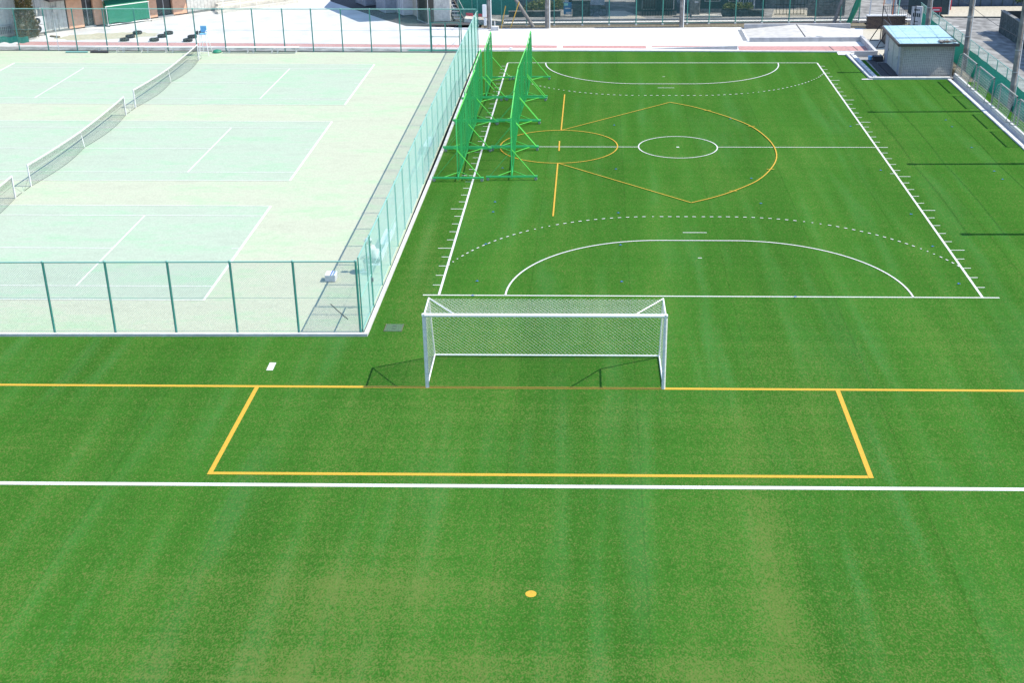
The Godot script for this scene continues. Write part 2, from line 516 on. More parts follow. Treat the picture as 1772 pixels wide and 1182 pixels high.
func markings():
	var z := .004
	var W: Material = M.white_line; var Y: Material = M.yellow_line
	var h := setting_node("handball_court_lines", "white handball court lines with measuring ticks along both sides")
	line(h, "goal_line", hb(-.6, 0), hb(20.6, 0), .08, z, W)
	line(h, "goal_line", hb(0, 40), hb(20, 40), .08, z, W)
	line(h, "sideline", hb(0, .04), hb(0, 39.96), .09, z, W)
	line(h, "sideline", hb(20, .04), hb(20, 39.96), .09, z, W)
	line(h, "halfway_line", hb(-.55, 20), hb(8, 20), .06, z + .004, W)
	line(h, "halfway_line", hb(12.0, 20), hb(20.55, 20), .06, z + .004, W)
	var cc := MB.new(); strip(cc, arc_pts(Vector2(10, 20), 2.0, 0, 360, 60), .06, z + .008); obj("centre_circle", cc, W, h)
	var ds := MB.new(); ds.poly(PackedVector2Array([hb(9.93, 19.93), hb(10.07, 19.93), hb(10.07, 20.07), hb(9.93, 20.07)]), z); obj("centre_spot", ds, W, h)
	for far in [false, true]:
		var fl := func(p: Vector2) -> Vector2: return Vector2(p.x, 40.0 - p.y) if far else p
		var pts := []
		for i in 25: pts.append(Vector2(8.5 - cos(i * PI / 48) * 6, sin(i * PI / 48) * 6))
		for i in 25: pts.append(Vector2(11.5 + sin(i * PI / 48) * 6, cos(i * PI / 48) * 6))
		var hp := []
		for p in pts: var q: Vector2 = fl.call(p); hp.append(hb(q.x, q.y))
		var mb := MB.new(); strip(mb, hp, .07, z + .012); obj("goal_area_line", mb, W, h)
		# dashed nine metre line
		var dp := []
		for i in 200:
			var p := Vector2(8.5 - cos(i * PI / 398) * 9, sin(i * PI / 398) * 9)
			if p.x >= 0.0: dp.append(p)
		for i in 60: dp.append(Vector2(8.5 + 3.0 * (i + .5) / 60.0, 9.0))
		for i in 200:
			var p := Vector2(11.5 + sin(i * PI / 398) * 9, cos(i * PI / 398) * 9)
			if p.x <= 20.0: dp.append(p)
		var acc := 0.0; var seg := []
		for i in dp.size():
			if i > 0: acc += dp[i].distance_to(dp[i - 1])
			var q: Vector2 = fl.call(dp[i])
			if fmod(acc, .36) < .2: seg.append(hb(q.x, q.y))
			else:
				if seg.size() > 1: var db := MB.new(); strip(db, seg, .06, z + .016); obj("dash", db, W, h)
				seg = []
		var s7 := [fl.call(Vector2(9.5, 7)), fl.call(Vector2(10.5, 7))]
		line(h, "penalty_line", hb(s7[0].x, s7[0].y), hb(s7[1].x, s7[1].y), .05, z, W)
		var s4 := [fl.call(Vector2(9.92, 4)), fl.call(Vector2(10.08, 4))]
		line(h, "keeper_line", hb(s4[0].x, s4[0].y), hb(s4[1].x, s4[1].y), .05, z, W)
	for k in range(1, 40):
		var L := .56 if k % 5 == 0 else .3
		line(h, "tick_mark", hb(-.045 - L, k), hb(-.05, k), .05, z, W) if k != 20 else null
		line(h, "tick_mark", hb(20.05, k), hb(20.045 + L, k), .05, z, W) if k != 20 else null
	for k in [15.45, 24.5]: line(h, "tick_mark", hb(19.75, k), hb(20.1, k), .05, z + .004, W)
	# yellow softball-like figure
	var y := setting_node("yellow_court_lines", "thin yellow circle, arc and line across the handball court")
	line(y, "throwing_line", Vector2(3.93, 31.3), Vector2(3.94, 23.15), .07, z + .02, Y)
	line(y, "throwing_line", Vector2(3.91, 21.05), Vector2(3.94, 19.2), .07, z + .02, Y)
	line(y, "throwing_line", Vector2(3.94, 17.0), Vector2(3.97, 8.95), .07, z + .02, Y)
	var yc := MB.new(); var cp := []
	for i in 61: var a := TAU * i / 60.0; cp.append(Vector2(3.9 + cos(a) * 3.02, 20.1 + sin(a) * 3.08))
	strip(yc, cp, .06, z + .024); obj("circle_line", yc, Y, y)
	line(y, "diagonal_line", Vector2(3.94, 23.17), Vector2(10.05, 29.3), .05, z + .028, Y)
	line(y, "diagonal_line", Vector2(3.94, 17.02), Vector2(10.09, 10.86), .05, z + .028, Y)
	var ap := []
	for q in [Vector2(10.05, 29.3), Vector2(11.1, 28.45), Vector2(12.07, 27.35), Vector2(13.2, 25.75), Vector2(14.13, 23.95), Vector2(14.65, 21.9), Vector2(14.86, 19.9), Vector2(14.72, 17.9), Vector2(14.2, 16.01), Vector2(13.35, 14.15), Vector2(12.15, 12.62), Vector2(11.15, 11.65), Vector2(10.09, 10.86)]: ap.append(q)
	var cur := Curve2D.new()
	for i in ap.size():
		var tn: Vector2 = (ap[mini(i + 1, ap.size() - 1)] - ap[maxi(i - 1, 0)]) / 6.0
		cur.add_point(ap[i], -tn, tn)
	cur.bake_interval = .25
	var ya := MB.new(); strip(ya, Array(cur.get_baked_points()), .06, z + .032); obj("arc_line", ya, Y, y)
	for q in [Vector2(14.15, 23.95), Vector2(14.2, 16.01), Vector2(12.1, 12.58), Vector2(12.07, 27.38)]: line(y, "tick_mark", q - Vector2(.18, 0), q + Vector2(.18, 0), .05, z + .036, Y)
	# football field
	var f := setting_node("football_pitch_lines", "yellow goal line, goal area and penalty spot with a white cross line")
	var fo := Vector2(4.256, -7.79); var fr := .0145
	var fp := func(x: float, yy: float) -> Vector2: return fo + Vector2(x, yy).rotated(fr)
	line(f, "goal_line", fp.call(-24, 0), fp.call(22.9, 0), .14, z, Y)
	line(f, "goal_area_line", Vector2(-4.96, -7.97), Vector2(-4.96, -13.5), .14, z + .004, Y)
	line(f, "goal_area_line", Vector2(13.43, -7.72), Vector2(13.44, -13.1), .14, z + .004, Y)
	line(f, "goal_area_line", Vector2(-5.03, -13.42), Vector2(13.51, -13.03), .14, z, Y)
	line(f, "white_cross_line", Vector2(-22, -14.4), Vector2(27, -13.35), .17, z, W)
	var sp := MB.new(); var dots := PackedVector2Array()
	for i in 20: var a := TAU * i / 20.0; dots.append(Vector2(4.35 + cos(a) * .135, -18.81 + sin(a) * .135))
	sp.poly(dots, z); obj("penalty_spot", sp, Y, f)
	var wm := MB.new(); wm.poly(PackedVector2Array([Vector2(-4.96, -6.74), Vector2(-4.74, -6.74), Vector2(-4.76, -6.15), Vector2(-4.98, -6.15)]), z); obj("base_mark", wm, W, f)
	# small blue position marks
	var bm := setting_node("blue_position_marks", "small blue position marks dotted over the turf")
	for q in [[1.29, 10.84], [1.31, 9.44], [6.81, 9.38], [6.85, 5.31], [1.32, 1.21], [6.83, 1.26], [1.32, 5.32], [1.28, -.24], [6.79, 24.17], [6.79, 15.97], [13.16, 25.48], [13.13, 14.49], [13.15, 10.75], [1.27, 16.1], [19.39, 23.9], [19.39, 15.85], [19.4, 9.35], [19.38, 5.33], [19.4, 1.29], [13.16, -.12], [24.7, 25.21], [24.68, 23.79], [24.67, 19.79], [24.66, 15.72], [24.69, 14.44]]:
		var mb := MB.new()
		strip(mb, [Vector2(q[0] - .06, q[1]), Vector2(q[0] + .06, q[1])], .03, z + .04)
		strip(mb, [Vector2(q[0], q[1] + .016), Vector2(q[0], q[1] + .08)], .03, z + .04)
		obj("position_mark", mb, M.blue_mark, bm)

func far_y(x: float) -> float:   # line of the far tennis fence
	return 43.5 - (x + 2.3) * .0425

func yard_and_kerbs():
	var mb := MB.new()
	mb.poly(PackedVector2Array([Vector2(-75, 47.6), Vector2(-2.2, 43.9), Vector2(8.5, 43.62), Vector2(22.6, 43.05), Vector2(24.4, 43.0), Vector2(25.6, 51.4), Vector2(16.4, 52.15), Vector2(-2.6, 52.3), Vector2(-8.6, 53.2), Vector2(-16.5, 64.4), Vector2(-20, 80), Vector2(-75, 80)]), .006)
	setting("concrete_yard", mb, M.concrete, "bright bare concrete yard behind the courts")
	# strip of grey paving and the red running lane behind the far fence
	var a := MB.new()
	a.poly(PackedVector2Array([Vector2(-37.5, 45.1), Vector2(-2.4, 43.65), Vector2(-2.4, 44.65), Vector2(-37.5, 46.3)]), .011)
	setting("paving_strip", a, M.asphalt_pale, "grey paving strip between the far fence and the red lane")
	var r := MB.new()
	r.poly(PackedVector2Array([Vector2(-36.2, 46.75), Vector2(-4.4, 45.2), Vector2(3.05, 44.86), Vector2(3.05, 45.72), Vector2(-4.4, 46.1), Vector2(-36.2, 48.0)]), .011)
	setting("running_lane", r, M.track, "faded red running lane along the yard")
	for e in [[-36.3, 46.5, -2.4, 44.82], [-36.3, 48.16, -2.4, 46.14]]:
		var l := MB.new(); strip(l, [Vector2(e[0], e[1]), Vector2(e[2], e[3])], .16, .016)
		setting("lane_line", l, M.white_line, "white edge line of the red running lane")
	var r2 := MB.new(); r2.poly(PackedVector2Array([Vector2(3.45, 44.84), Vector2(9.2, 44.6), Vector2(9.2, 45.45), Vector2(3.45, 45.7)]), .011)
	setting("running_lane", r2, M.track, "red lane section between the two white gaps")
	var r3 := MB.new(); r3.poly(PackedVector2Array([Vector2(9.6, 45.1), Vector2(15.4, 44.9), Vector2(15.4, 45.25), Vector2(9.6, 45.45)]), .011)
	setting("running_lane", r3, M.track, "narrow red lane section beside the ramp")
	# thin sandy soil lying over the concrete by the tyres
	var sp := MB.new(); var ring := PackedVector2Array(); rng.seed = 8
	for i in 40: var an := TAU * i / 40.0; ring.append(Vector2(-30.6 + cos(an) * 3.9 * rng.randf_range(.85, 1.1), 49.9 + sin(an) * 1.35 * rng.randf_range(.8, 1.15) + cos(an) * .5))
	sp.poly(ring, .01); setting("sand_patch", sp, mat(.5, .47, .34, 1.0, "grain", .35), "thin yellowish sandy patch on the yard left of the tyres")
	# kerbs round the tennis courts
	var k := MB.new()
	k.beam(px(-62, -5.33, .04), px(-2.06, -3.9, .04), .13, .12)
	setting("court_kerb", k, M.concrete_clean, "white kerb under the near tennis fence")
	var k2 := MB.new()
	k2.beam(px(-2.12, -3.83, .04), px(-2.02, 20, .04), .13, .12); k2.beam(px(-2.02, 20, .04), px(-2.12, 43.9, .04), .13, .12)
	setting("court_kerb", k2, M.concrete_clean, "white kerb between tennis courts and turf")
	var k3 := MB.new()
	k3.beam(px(-2.0, 44.1, .03), px(21.9, 43.15, .03), .25, .08)
	setting("turf_kerb", k3, M.concrete_clean, "white kerb along the far end of the turf")

# ---------------------------------------------------------------- fences
func fence(called: String, label: String, pts: Array, ends: Array, ht: float, pr := .042, wr := .0021) -> Node3D:
	# pts: post positions in order; ends: [a, b] of the panel
	var a: Vector2 = ends[0]; var b: Vector2 = ends[1]
	var t := thing(called, label, "fence", px(a.x, a.y))
	var o := -t.position
	var pm := MB.new(); pm.bar(Vector3.ZERO, Vector3(0, ht, 0), pr, 10)
	var post := pm.mesh(M.teal)
	var cm := MB.new(); cm.lathe(Vector3(0, ht, 0), [Vector2(pr + .005, -.03), Vector2(pr + .005, .01), Vector2(.02, .03), Vector2(.001, .034)], 8)
	var cap := cm.mesh(M.teal_rail)
	for p in pts:
		var n := put("post", post, t, px(p.x, p.y) + o)
		put("post_cap", cap, n)
	var rail := MB.new(); rail.bar(px(a.x, a.y, ht - .03) + o, px(b.x, b.y, ht - .03) + o, .03, 8); obj("top_rail", rail, M.teal_rail, t)
	for zz in [.1, ht * .5]:
		var w := MB.new(); w.bar(px(a.x, a.y, zz) + o, px(b.x, b.y, zz) + o, .006, 4); obj("tension_wire", w, M.wire, t)
	var mb := MB.new()
	chainlink(mb, px(a.x, a.y, .09) + o, px(b.x, b.y) - px(a.x, a.y), Vector3(0, ht - .12, 0), .056, wr)
	var m := obj("wire_mesh", mb, M.wire, t); m.set_meta("kind", "stuff")
	return t

func fences():
	var ny := func(x: float) -> float: return -3.74 + (x + 2.33) * .0242
	var pts := []
	for i in range(0, 14): pts.append(Vector2(-2.33 - i * 2.167, ny.call(-2.33 - i * 2.167)))
	fence("mesh_fence", "green chain-link fence along the near end of the tennis courts", pts, [pts[0], pts[-1]], 2.73)
	# right fence, from the near corner to the far corner, with a small gate
	pts = []
	for i in 22: pts.append(Vector2(-2.27 - .05 * sin(i * .15), -1.3 + i * 2.135))
	var t := fence("mesh_fence", "long green chain-link fence between tennis courts and turf", pts, [Vector2(-2.27, -1.3), Vector2(-2.33, 43.53)], 2.78, .03, .0028)
	var gt := thing("mesh_gate", "narrow green mesh gate at the near corner of the courts", "gate", px(-2.27, -3.6))
	var g := MB.new()
	var o := -gt.position
	for y in [-3.6, -2.05, -1.38]: g = MB.new(); g.bar(px(-2.27, y, .03) + o, px(-2.27, y, 2.8) + o, .024, 8); obj("frame_post", g, M.teal, gt)
	for z in [.08, 1.3, 2.78]: g = MB.new(); g.bar(px(-2.27, -3.6, z) + o, px(-2.27, -1.4, z) + o, .022, 8); obj("rail", g, M.teal_rail, gt)
	g = MB.new(); chainlink(g, px(-2.27, -3.58, .1) + o, px(-2.27, -1.42) - px(-2.27, -3.58), Vector3(0, 2.66, 0), .056, .0034)
	obj("wire_mesh", g, M.wire, gt).set_meta("kind", "stuff")
	g = MB.new(); g.box(px(-2.22, -1.42, 1.12) + o, Vector3(.06, .16, .05)); obj("latch", g, M.galv, gt)
	# far fence with a double gate
	pts = []
	for x in [-39.4, -37.25, -35.1, -32.95, -30.82, -28.6, -26.35, -24.2, -22.1, -20.02, -17.93, -15.8, -13.78, -11.7, -9.68, -7.63, -5.54]: pts.append(Vector2(x, far_y(x)))
	fence("mesh_fence", "green chain-link fence along the far end of the tennis courts", pts, [pts[0], pts[-1]], 2.95)
	var dg := thing("double_gate", "green framed double gate at the end of the far fence", "gate", px(-5.5, far_y(-5.5)))
	var o2 := -dg.position
	g = MB.new(); g.bar(px(-5.4, far_y(-5.4), 2.92) + o2, px(-2.35, far_y(-2.35), 2.92) + o2, .03, 8); obj("top_rail", g, M.teal_rail, dg)
	for x in [-3.42, -2.36]: g = MB.new(); g.bar(px(x, far_y(x)) + o2, px(x, far_y(x), 2.95) + o2, .036, 8); obj("post", g, M.teal, dg)
	for x in [-5.47, -4.49]:
		var leaf := MB.new(); var x1: float = x + .95
		leaf.bar(px(x, far_y(x), .08) + o2, px(x, far_y(x), 2.02) + o2, .032, 8); leaf.bar(px(x1, far_y(x1), .08) + o2, px(x1, far_y(x1), 2.02) + o2, .032, 8)
		for z in [.1, 1.06, 2.0]: leaf.bar(px(x, far_y(x), z) + o2, px(x1, far_y(x1), z) + o2, .028, 8)
		var lf := obj("gate_leaf", leaf, M.teal, dg)
		var br := MB.new()
		for z in [.1, 1.06]:
			br.bar(px(x, far_y(x), z) + o2, px(x1, far_y(x1), z + .94) + o2, .006, 4); br.bar(px(x1, far_y(x1), z) + o2, px(x, far_y(x), z + .94) + o2, .006, 4)
		obj("cross_brace", br, M.galv, lf)
	var gm := MB.new(); chainlink(gm, px(-5.5, far_y(-5.5), 2.06) + o2, px(-2.36, far_y(-2.36)) - px(-5.5, far_y(-5.5)), Vector3(0, .85, 0), .056, .0021)
	obj("wire_mesh", gm, M.wire, dg).set_meta("kind", "stuff")

# ---------------------------------------------------------------- full-size goal
func goal_big():
	var y0 := -7.79; var rot := .0135
	var t := thing("football_goal", "full-size white football goal with white net standing on the yellow line", "goal", px(4.256, y0), rot)
	var W := 3.74; var H := 2.5
	var P := func(x: float, d: float, z: float) -> Vector3: return Vector3(x, z, -d)
	for s in [-1.0, 1.0]:
		var m := MB.new(); m.bar(P.call(s * W, 0, .0), P.call(s * W, 0, H + .05), .06, 16); obj("post", m, M.white_worn, t)
		m = MB.new(); m.path([P.call(s * W, 0, H), P.call(s * W, 1.4, H), P.call(s * W, 2.32, .06), P.call(s * W, .02, .05)], .026, 8); obj("side_frame", m, M.white, t)
		m = MB.new(); m.bar(P.call(s * W, 1.4, H), P.call(s * (W - 1.0), 0, H), .02, 8); obj("corner_brace", m, M.white, t)
	var c := MB.new(); c.bar(P.call(-W - .06, 0, H), P.call(W + .06, 0, H), .06, 16); obj("crossbar", c, M.white, t)
	var b := MB.new(); b.bar(P.call(-W, 2.32, .06), P.call(W, 2.32, .06), .03, 8); obj("ground_bar", b, M.white, t)
	var nm := MB.new()
	var top := func(u: float, v: float) -> Vector3: return P.call(lerpf(-W, W, u), v * 1.4, H - .02 - .05 * sin(v * PI) - .03 * sin(v * PI) * sin(u * PI))
	lattice(nm, top, 110, 22, .0027)
	var back := func(u: float, v: float) -> Vector3:
		var d := 1.4 + .92 * v; var z := H - .02 - (H - .05) * v
		var bulge := sin(v * PI) * sin(clampf(u, 0, 1) * PI)
		return P.call(lerpf(-W, W, u), d + .10 * bulge + .05 * v * sin(u * PI), z + .04 * bulge)
	lattice(nm, back, 110, 38, .0027)
	obj("net", nm, M.rope, t).set_meta("kind", "stuff")
	for s in [-1.0, 1.0]:
		var sm := MB.new()
		var side := func(u: float, v: float) -> Vector3:
			var bot := lerpf(0.0, 2.3, u); var tp := lerpf(0.0, 1.4, u)
			return P.call(s * (W + .07 * sin(u * PI) * sin(v * PI)), lerpf(tp, bot, v), lerpf(H - .03, .07, v))
		lattice(sm, side, 28, 36, .0027)
		obj("side_net", sm, M.rope, t).set_meta("kind", "stuff")

# ---------------------------------------------------------------- tennis nets and court furniture
func tennis_gear():
	var ys := [[28.3, 41.3, "farthest"], [13.1, 26.6, "middle"], [-2.0, 11.3, "nearest"]]
	for e in ys:
		var y0: float = e[0]; var y1: float = e[1]
		var t := thing("tennis_net", "sagging dark tennis net with white top band across the %s court" % e[2], "tennis net", px(-21.12, y0), 0.0, "tennis nets across the pale courts")
		var L := y1 - y0
		for y in [0.0, L]:
			var p := MB.new(); p.bar(px(0, y), px(0, y, 1.08), .04, 10); obj("post", p, M.white_worn, t)
		var zt := func(u: float) -> float: return 1.05 - .2 * (1.0 - pow(absf(u * 2.0 - 1.0), 1.7))
		var surf := func(u: float, v: float) -> Vector3:
			var z: float = zt.call(u)
			var half := absf(sin(u * TAU))
			return px(.26 * pow(v, 2.2) * half + .1 * v * sin(u * PI), u * L, z * (1.0 - v) + .02 + .03 * v * half)
		var nm := MB.new(); lattice(nm, surf, int(L / .07), 15, .0026, false)
		obj("net_mesh", nm, M.dark_net, t).set_meta("kind", "stuff")
		var up := MB.new(); lattice(up, func(u: float, v: float) -> Vector3: return surf.call(u, v * .3) + Vector3(.012, 0, 0), int(L / .07), 5, .0026, false)
		obj("double_mesh", up, M.dark_net, t).set_meta("kind", "stuff")
		var tape := MB.new(); var bot := MB.new(); var mid := MB.new()
		for i in 40:
			var u := i / 40.0; var u2 := (i + 1) / 40.0
			tape.beam(surf.call(u, .02), surf.call(u2, .02), .02, .075)
			bot.bar(surf.call(u, 1.0), surf.call(u2, 1.0), .008, 4); mid.bar(surf.call(u, .42), surf.call(u2, .42), .006, 4)
		obj("top_band", tape, M.white, t); obj("bottom_cord", bot, M.dark_net, t); obj("middle_cord", mid, M.dark_net, t)
		var st := MB.new(); st.beam(surf.call(.5, .0), px(.1, L * .5, .01), .05, .015); obj("centre_strap", st, M.white, t)
		for q in [[0.0, -.75], [L, .75]]:
			var cb := MB.new(); cb.bar(px(0, q[0], .55), px(0, q[0] + q[1], .06), .006, 4); cb.bar(px(0, q[0], .03), px(0, q[0] + q[1], .03), .012, 4); obj("anchor_cord", cb, M.dark_net, t)
	# umpire chair beside the farthest net
	var u := thing("umpire_chair", "tall white umpire chair with blue seat beside the farthest net", "umpire chair", px(-21.15, 43.0))
	var lg := [[-.32, -.25, -.18, -.1], [.32, -.25, .18, -.1], [-.32, .75, -.18, .2], [.32, .75, .18, .2]]
	for q in lg: var m := MB.new(); m.bar(px(q[0], q[1]), px(q[2], q[3], 1.42), .024, 8); obj("leg", m, M.white, u)
	for z in [.3, .62, .94]: var m := MB.new(); m.bar(px(-.29 + z * .1, -.23 + z * .1, z), px(.29 - z * .1, -.23 + z * .1, z), .018, 8); obj("rung", m, M.white, u)
	var m2 := MB.new(); m2.cbox(px(0, .05, 1.46), Vector3(.44, .06, .42), .02); obj("seat", m2, M.blue, u)
	m2 = MB.new(); m2.cbox(px(0, .26, 1.75), Vector3(.44, .42, .05), .02); obj("backrest", m2, M.blue, u)
	m2 = MB.new()
	for s in [-1.0, 1.0]: m2.bar(px(s * .25, -.12, 1.68), px(s * .25, .26, 1.68), .02, 8); m2.bar(px(s * .25, -.12, 1.42), px(s * .25, -.12, 1.68), .02, 8)
	obj("armrest", m2, M.white, u)
	# benches by the far fence
	var n := 0
	var names := ["leftmost bench of the row left of the farthest net", "second bench of the row left of the farthest net", "third bench of the row left of the farthest net", "bench nearest the umpire chair, left of the farthest net", "bench right of the umpire chair, nearest to it", "middle bench of the three right of the umpire chair", "rightmost bench by the far fence"]
	var proto: Node3D = null
	for x in [-28.4, -26.62, -24.84, -23.06, -19.0, -17.28, -15.56]:
		var at := px(x, far_y(x) - .45)
		var lab: String = "low white " + names[n]
		if proto == null:
			proto = thing("court_bench", lab, "bench", at, 0.0, "white benches along the far fence")
			for k in 3:
				var b := MB.new(); b.cbox(px(0, (k - 1) * .13, .4), Vector3(1.7, .03, .11), .008); obj("seat_slat", b, M.plastic_white, proto)
			for s in [-.65, .65]:
				for d in [-.13, .13]: var b := MB.new(); b.bar(px(s, d), px(s, d * .8, .385), .02, 6); obj("leg", b, M.white, proto)
			var br := MB.new(); br.bar(px(-.65, 0, .2), px(.65, 0, .2), .012, 6); obj("stretcher", br, M.white, proto)
		else: copy(proto, at, 0.0, lab)
		n += 1
	var bag := MB.new(); bag.lathe(px(-20.55, 43.85, 0), [Vector2(.3, 0), Vector2(.33, .07), Vector2(.25, .16), Vector2(.1, .22), Vector2(.001, .23)], 14); tag(obj("ball_bag", bag, M.tarp), "slumped green bag at the foot of the umpire chair", "bag")
	var rol := MB.new(); rol.bar(px(-31.4, 44.0, .06), px(-29.8, 43.95, .06), .06, 10); tag(obj("rolled_windscreen", rol, M.teal_rail), "pale teal rolled sheet lying by the far fence", "rolled sheet")
	rol = MB.new(); rol.bar(px(-29.6, 43.95, .07), px(-28.3, 43.85, .07), .07, 10); tag(obj("rolled_windscreen", rol, M.mat_dark), "dark rolled sheet lying at the left end of the benches", "rolled sheet")
	# green cloth tied to the far left of the fence
	var cl := MB.new()
	for i in 16:
		var xa := -37.3 + i * .185; var xb := xa + .185
		var za := .95 + .05 * sin(i * 1.3); var zb := .95 + .05 * sin((i + 1) * 1.3)
		cl.quad(px(xa, far_y(xa) + .06 + .03 * sin(i * 2.0), za - .42), px(xb, far_y(xb) + .06 + .03 * sin((i + 1) * 2.0), zb - .42), px(xb, far_y(xb) + .06, zb), px(xa, far_y(xa) + .06, za))
	tag(obj("folded_windscreen", cl, M.cloth), "folded dark green cloth tied along the fence before the conifer", "windscreen")

# ---------------------------------------------------------------- green ball-stop nets on wheels
func cages():
	var t := thing("net_screen", "green wheeled net screen nearest the camera in the left row", "net screen", px(-.7, 14.0), 0.0, "green wheeled net screens in two rows")
	var L := 5.05; var H := 3.02
	for y in [0.0, L]:
		var p := MB.new(); p.bar(px(0, y, .08), px(0, y, H), .03, 8); obj("post", p, M.green_frame, t)
		var b := MB.new(); b.beam(px(-1.22, y, .19), px(1.22, y, .19), .07, .08); obj("cross_beam", b, M.green_frame, t)
		var d := MB.new(); d.bar(px(0, y, 1.52), px(1.1, y, .2), .024, 8); obj("diagonal_brace", d, M.lime, t)
		var c := MB.new(); c.bar(px(0, y, 1.45), px(-1.05, y, .21), .009, 5); obj("stay_cable", c, M.green_frame, t)
		for s in [-1.14, 1.14]:
			var w := MB.new(); w.lathe(px(s, y - .03, .075), [Vector2(.001, 0), Vector2(.06, 0), Vector2(.075, .015), Vector2(.075, .045), Vector2(.06, .06), Vector2(.001, .06)], 14, Vector3(0, 0, -1)); var wn := obj("wheel", w, M.galv, t)
			var f := MB.new(); f.box(px(s, y - .045, .12), Vector3(.03, .11, .01)); f.box(px(s, y + .045, .12), Vector3(.03, .11, .01)); f.box(px(s, y, .165), Vector3(.03, .02, .1)); obj("fork", f, M.galv, wn)
		var e := 1.0 if y == 0.0 else -1.0
		for s in [-1.0, 1.0]: var k := MB.new(); k.bar(px(0, y + e * .95, .2), px(s * .75, y, .19), .02, 6); obj("corner_strut", k, M.lime, t)
	var r := MB.new(); r.bar(px(0, 0, H), px(0, L, H), .028, 8); obj("top_rail", r, M.lime, t)
	r = MB.new(); r.bar(px(0, 0, .2), px(0, L, .2), .026, 8); obj("bottom_rail", r, M.green_frame, t)
	for y in [L / 3, L * 2 / 3]: r = MB.new(); r.bar(px(0, y, .2), px(0, y, H), .02, 6); obj("upright", r, M.green_frame, t)
	var n := MB.new()
	lattice(n, func(u: float, v: float) -> Vector3: return px(.05 + .05 * sin(u * 9.0) * sin(v * PI), u * L, lerpf(H - .02, .22, v)), 180, 100, .002)
	var net := obj("net", n, M.green_net, t); net.set_meta("kind", "stuff")
	var far := ["second of the left row from the camera", "third of the left row from the camera", "farthest in the left row beside the fence"]
	var i := 0
	for q in [[-.8, 19.32, -.012], [-.86, 24.72, .004], [-.66, 30.05, .01]]:
		copy(t, px(q[0], q[1]), q[2], "green wheeled net screen, " + far[i]); i += 1
	far = ["nearest the camera in the right row", "second of the right row from the camera", "third of the right row from the camera", "farthest in the right row on the turf"]
	i = 0
	for q in [[1.84, 14.22, .03], [1.67, 19.45, .02], [1.56, 24.75, -.03], [1.74, 30.15, 0.0]]:
		copy(t, px(q[0], q[1]), q[2], "green wheeled net screen, " + far[i]); i += 1

# ---------------------------------------------------------------- right edge: kerb wall, goals, fence, poles, shed
func small_goal(label: String, at: Vector3, turn: float, W: float, H: float, D: float, group: String, pitch := .13, string := .003) -> Node3D:
	# width runs along local x, depth along -z
	var t := thing("handball_goal", label, "goal", at, turn, group)
	for s in [-1.0, 1.0]:
		var p := MB.new(); p.beam(Vector3(s * W / 2, 0, 0), Vector3(s * W / 2, H, 0), .06, .06); obj("post", p, M.goal_paint, t)
		var f := MB.new(); f.path([Vector3(s * W / 2, H - .02, -.03), Vector3(s * W / 2, H - .1, -D * .45), Vector3(s * W / 2, .03, -D), Vector3(s * W / 2, .03, -.03)], .018, 6); obj("side_frame", f, M.goal_paint, t)
	var c := MB.new(); c.beam(Vector3(-W / 2 - .03, H - .03, 0), Vector3(W / 2 + .03, H - .03, 0), .061, .061); obj("crossbar", c, M.goal_paint, t)
	var b := MB.new(); b.bar(Vector3(-W / 2, .03, -D), Vector3(W / 2, .03, -D), .018, 6); obj("ground_bar", b, M.goal_paint, t)
	var n := MB.new()
	var sag := func(u: float, v: float) -> Vector3:
		var d := lerpf(.03, D, pow(v, .7)) - .08 * sin(u * PI) * sin(v * PI)
		return Vector3(lerpf(-W / 2, W / 2, u), lerpf(H - .05, .05, v) - .06 * sin(u * PI) * sin(v * PI), -d)
	lattice(n, sag, int(W / pitch), int(H / pitch), string, false)
	obj("net", n, M.rope, t).set_meta("kind", "stuff")
	return t

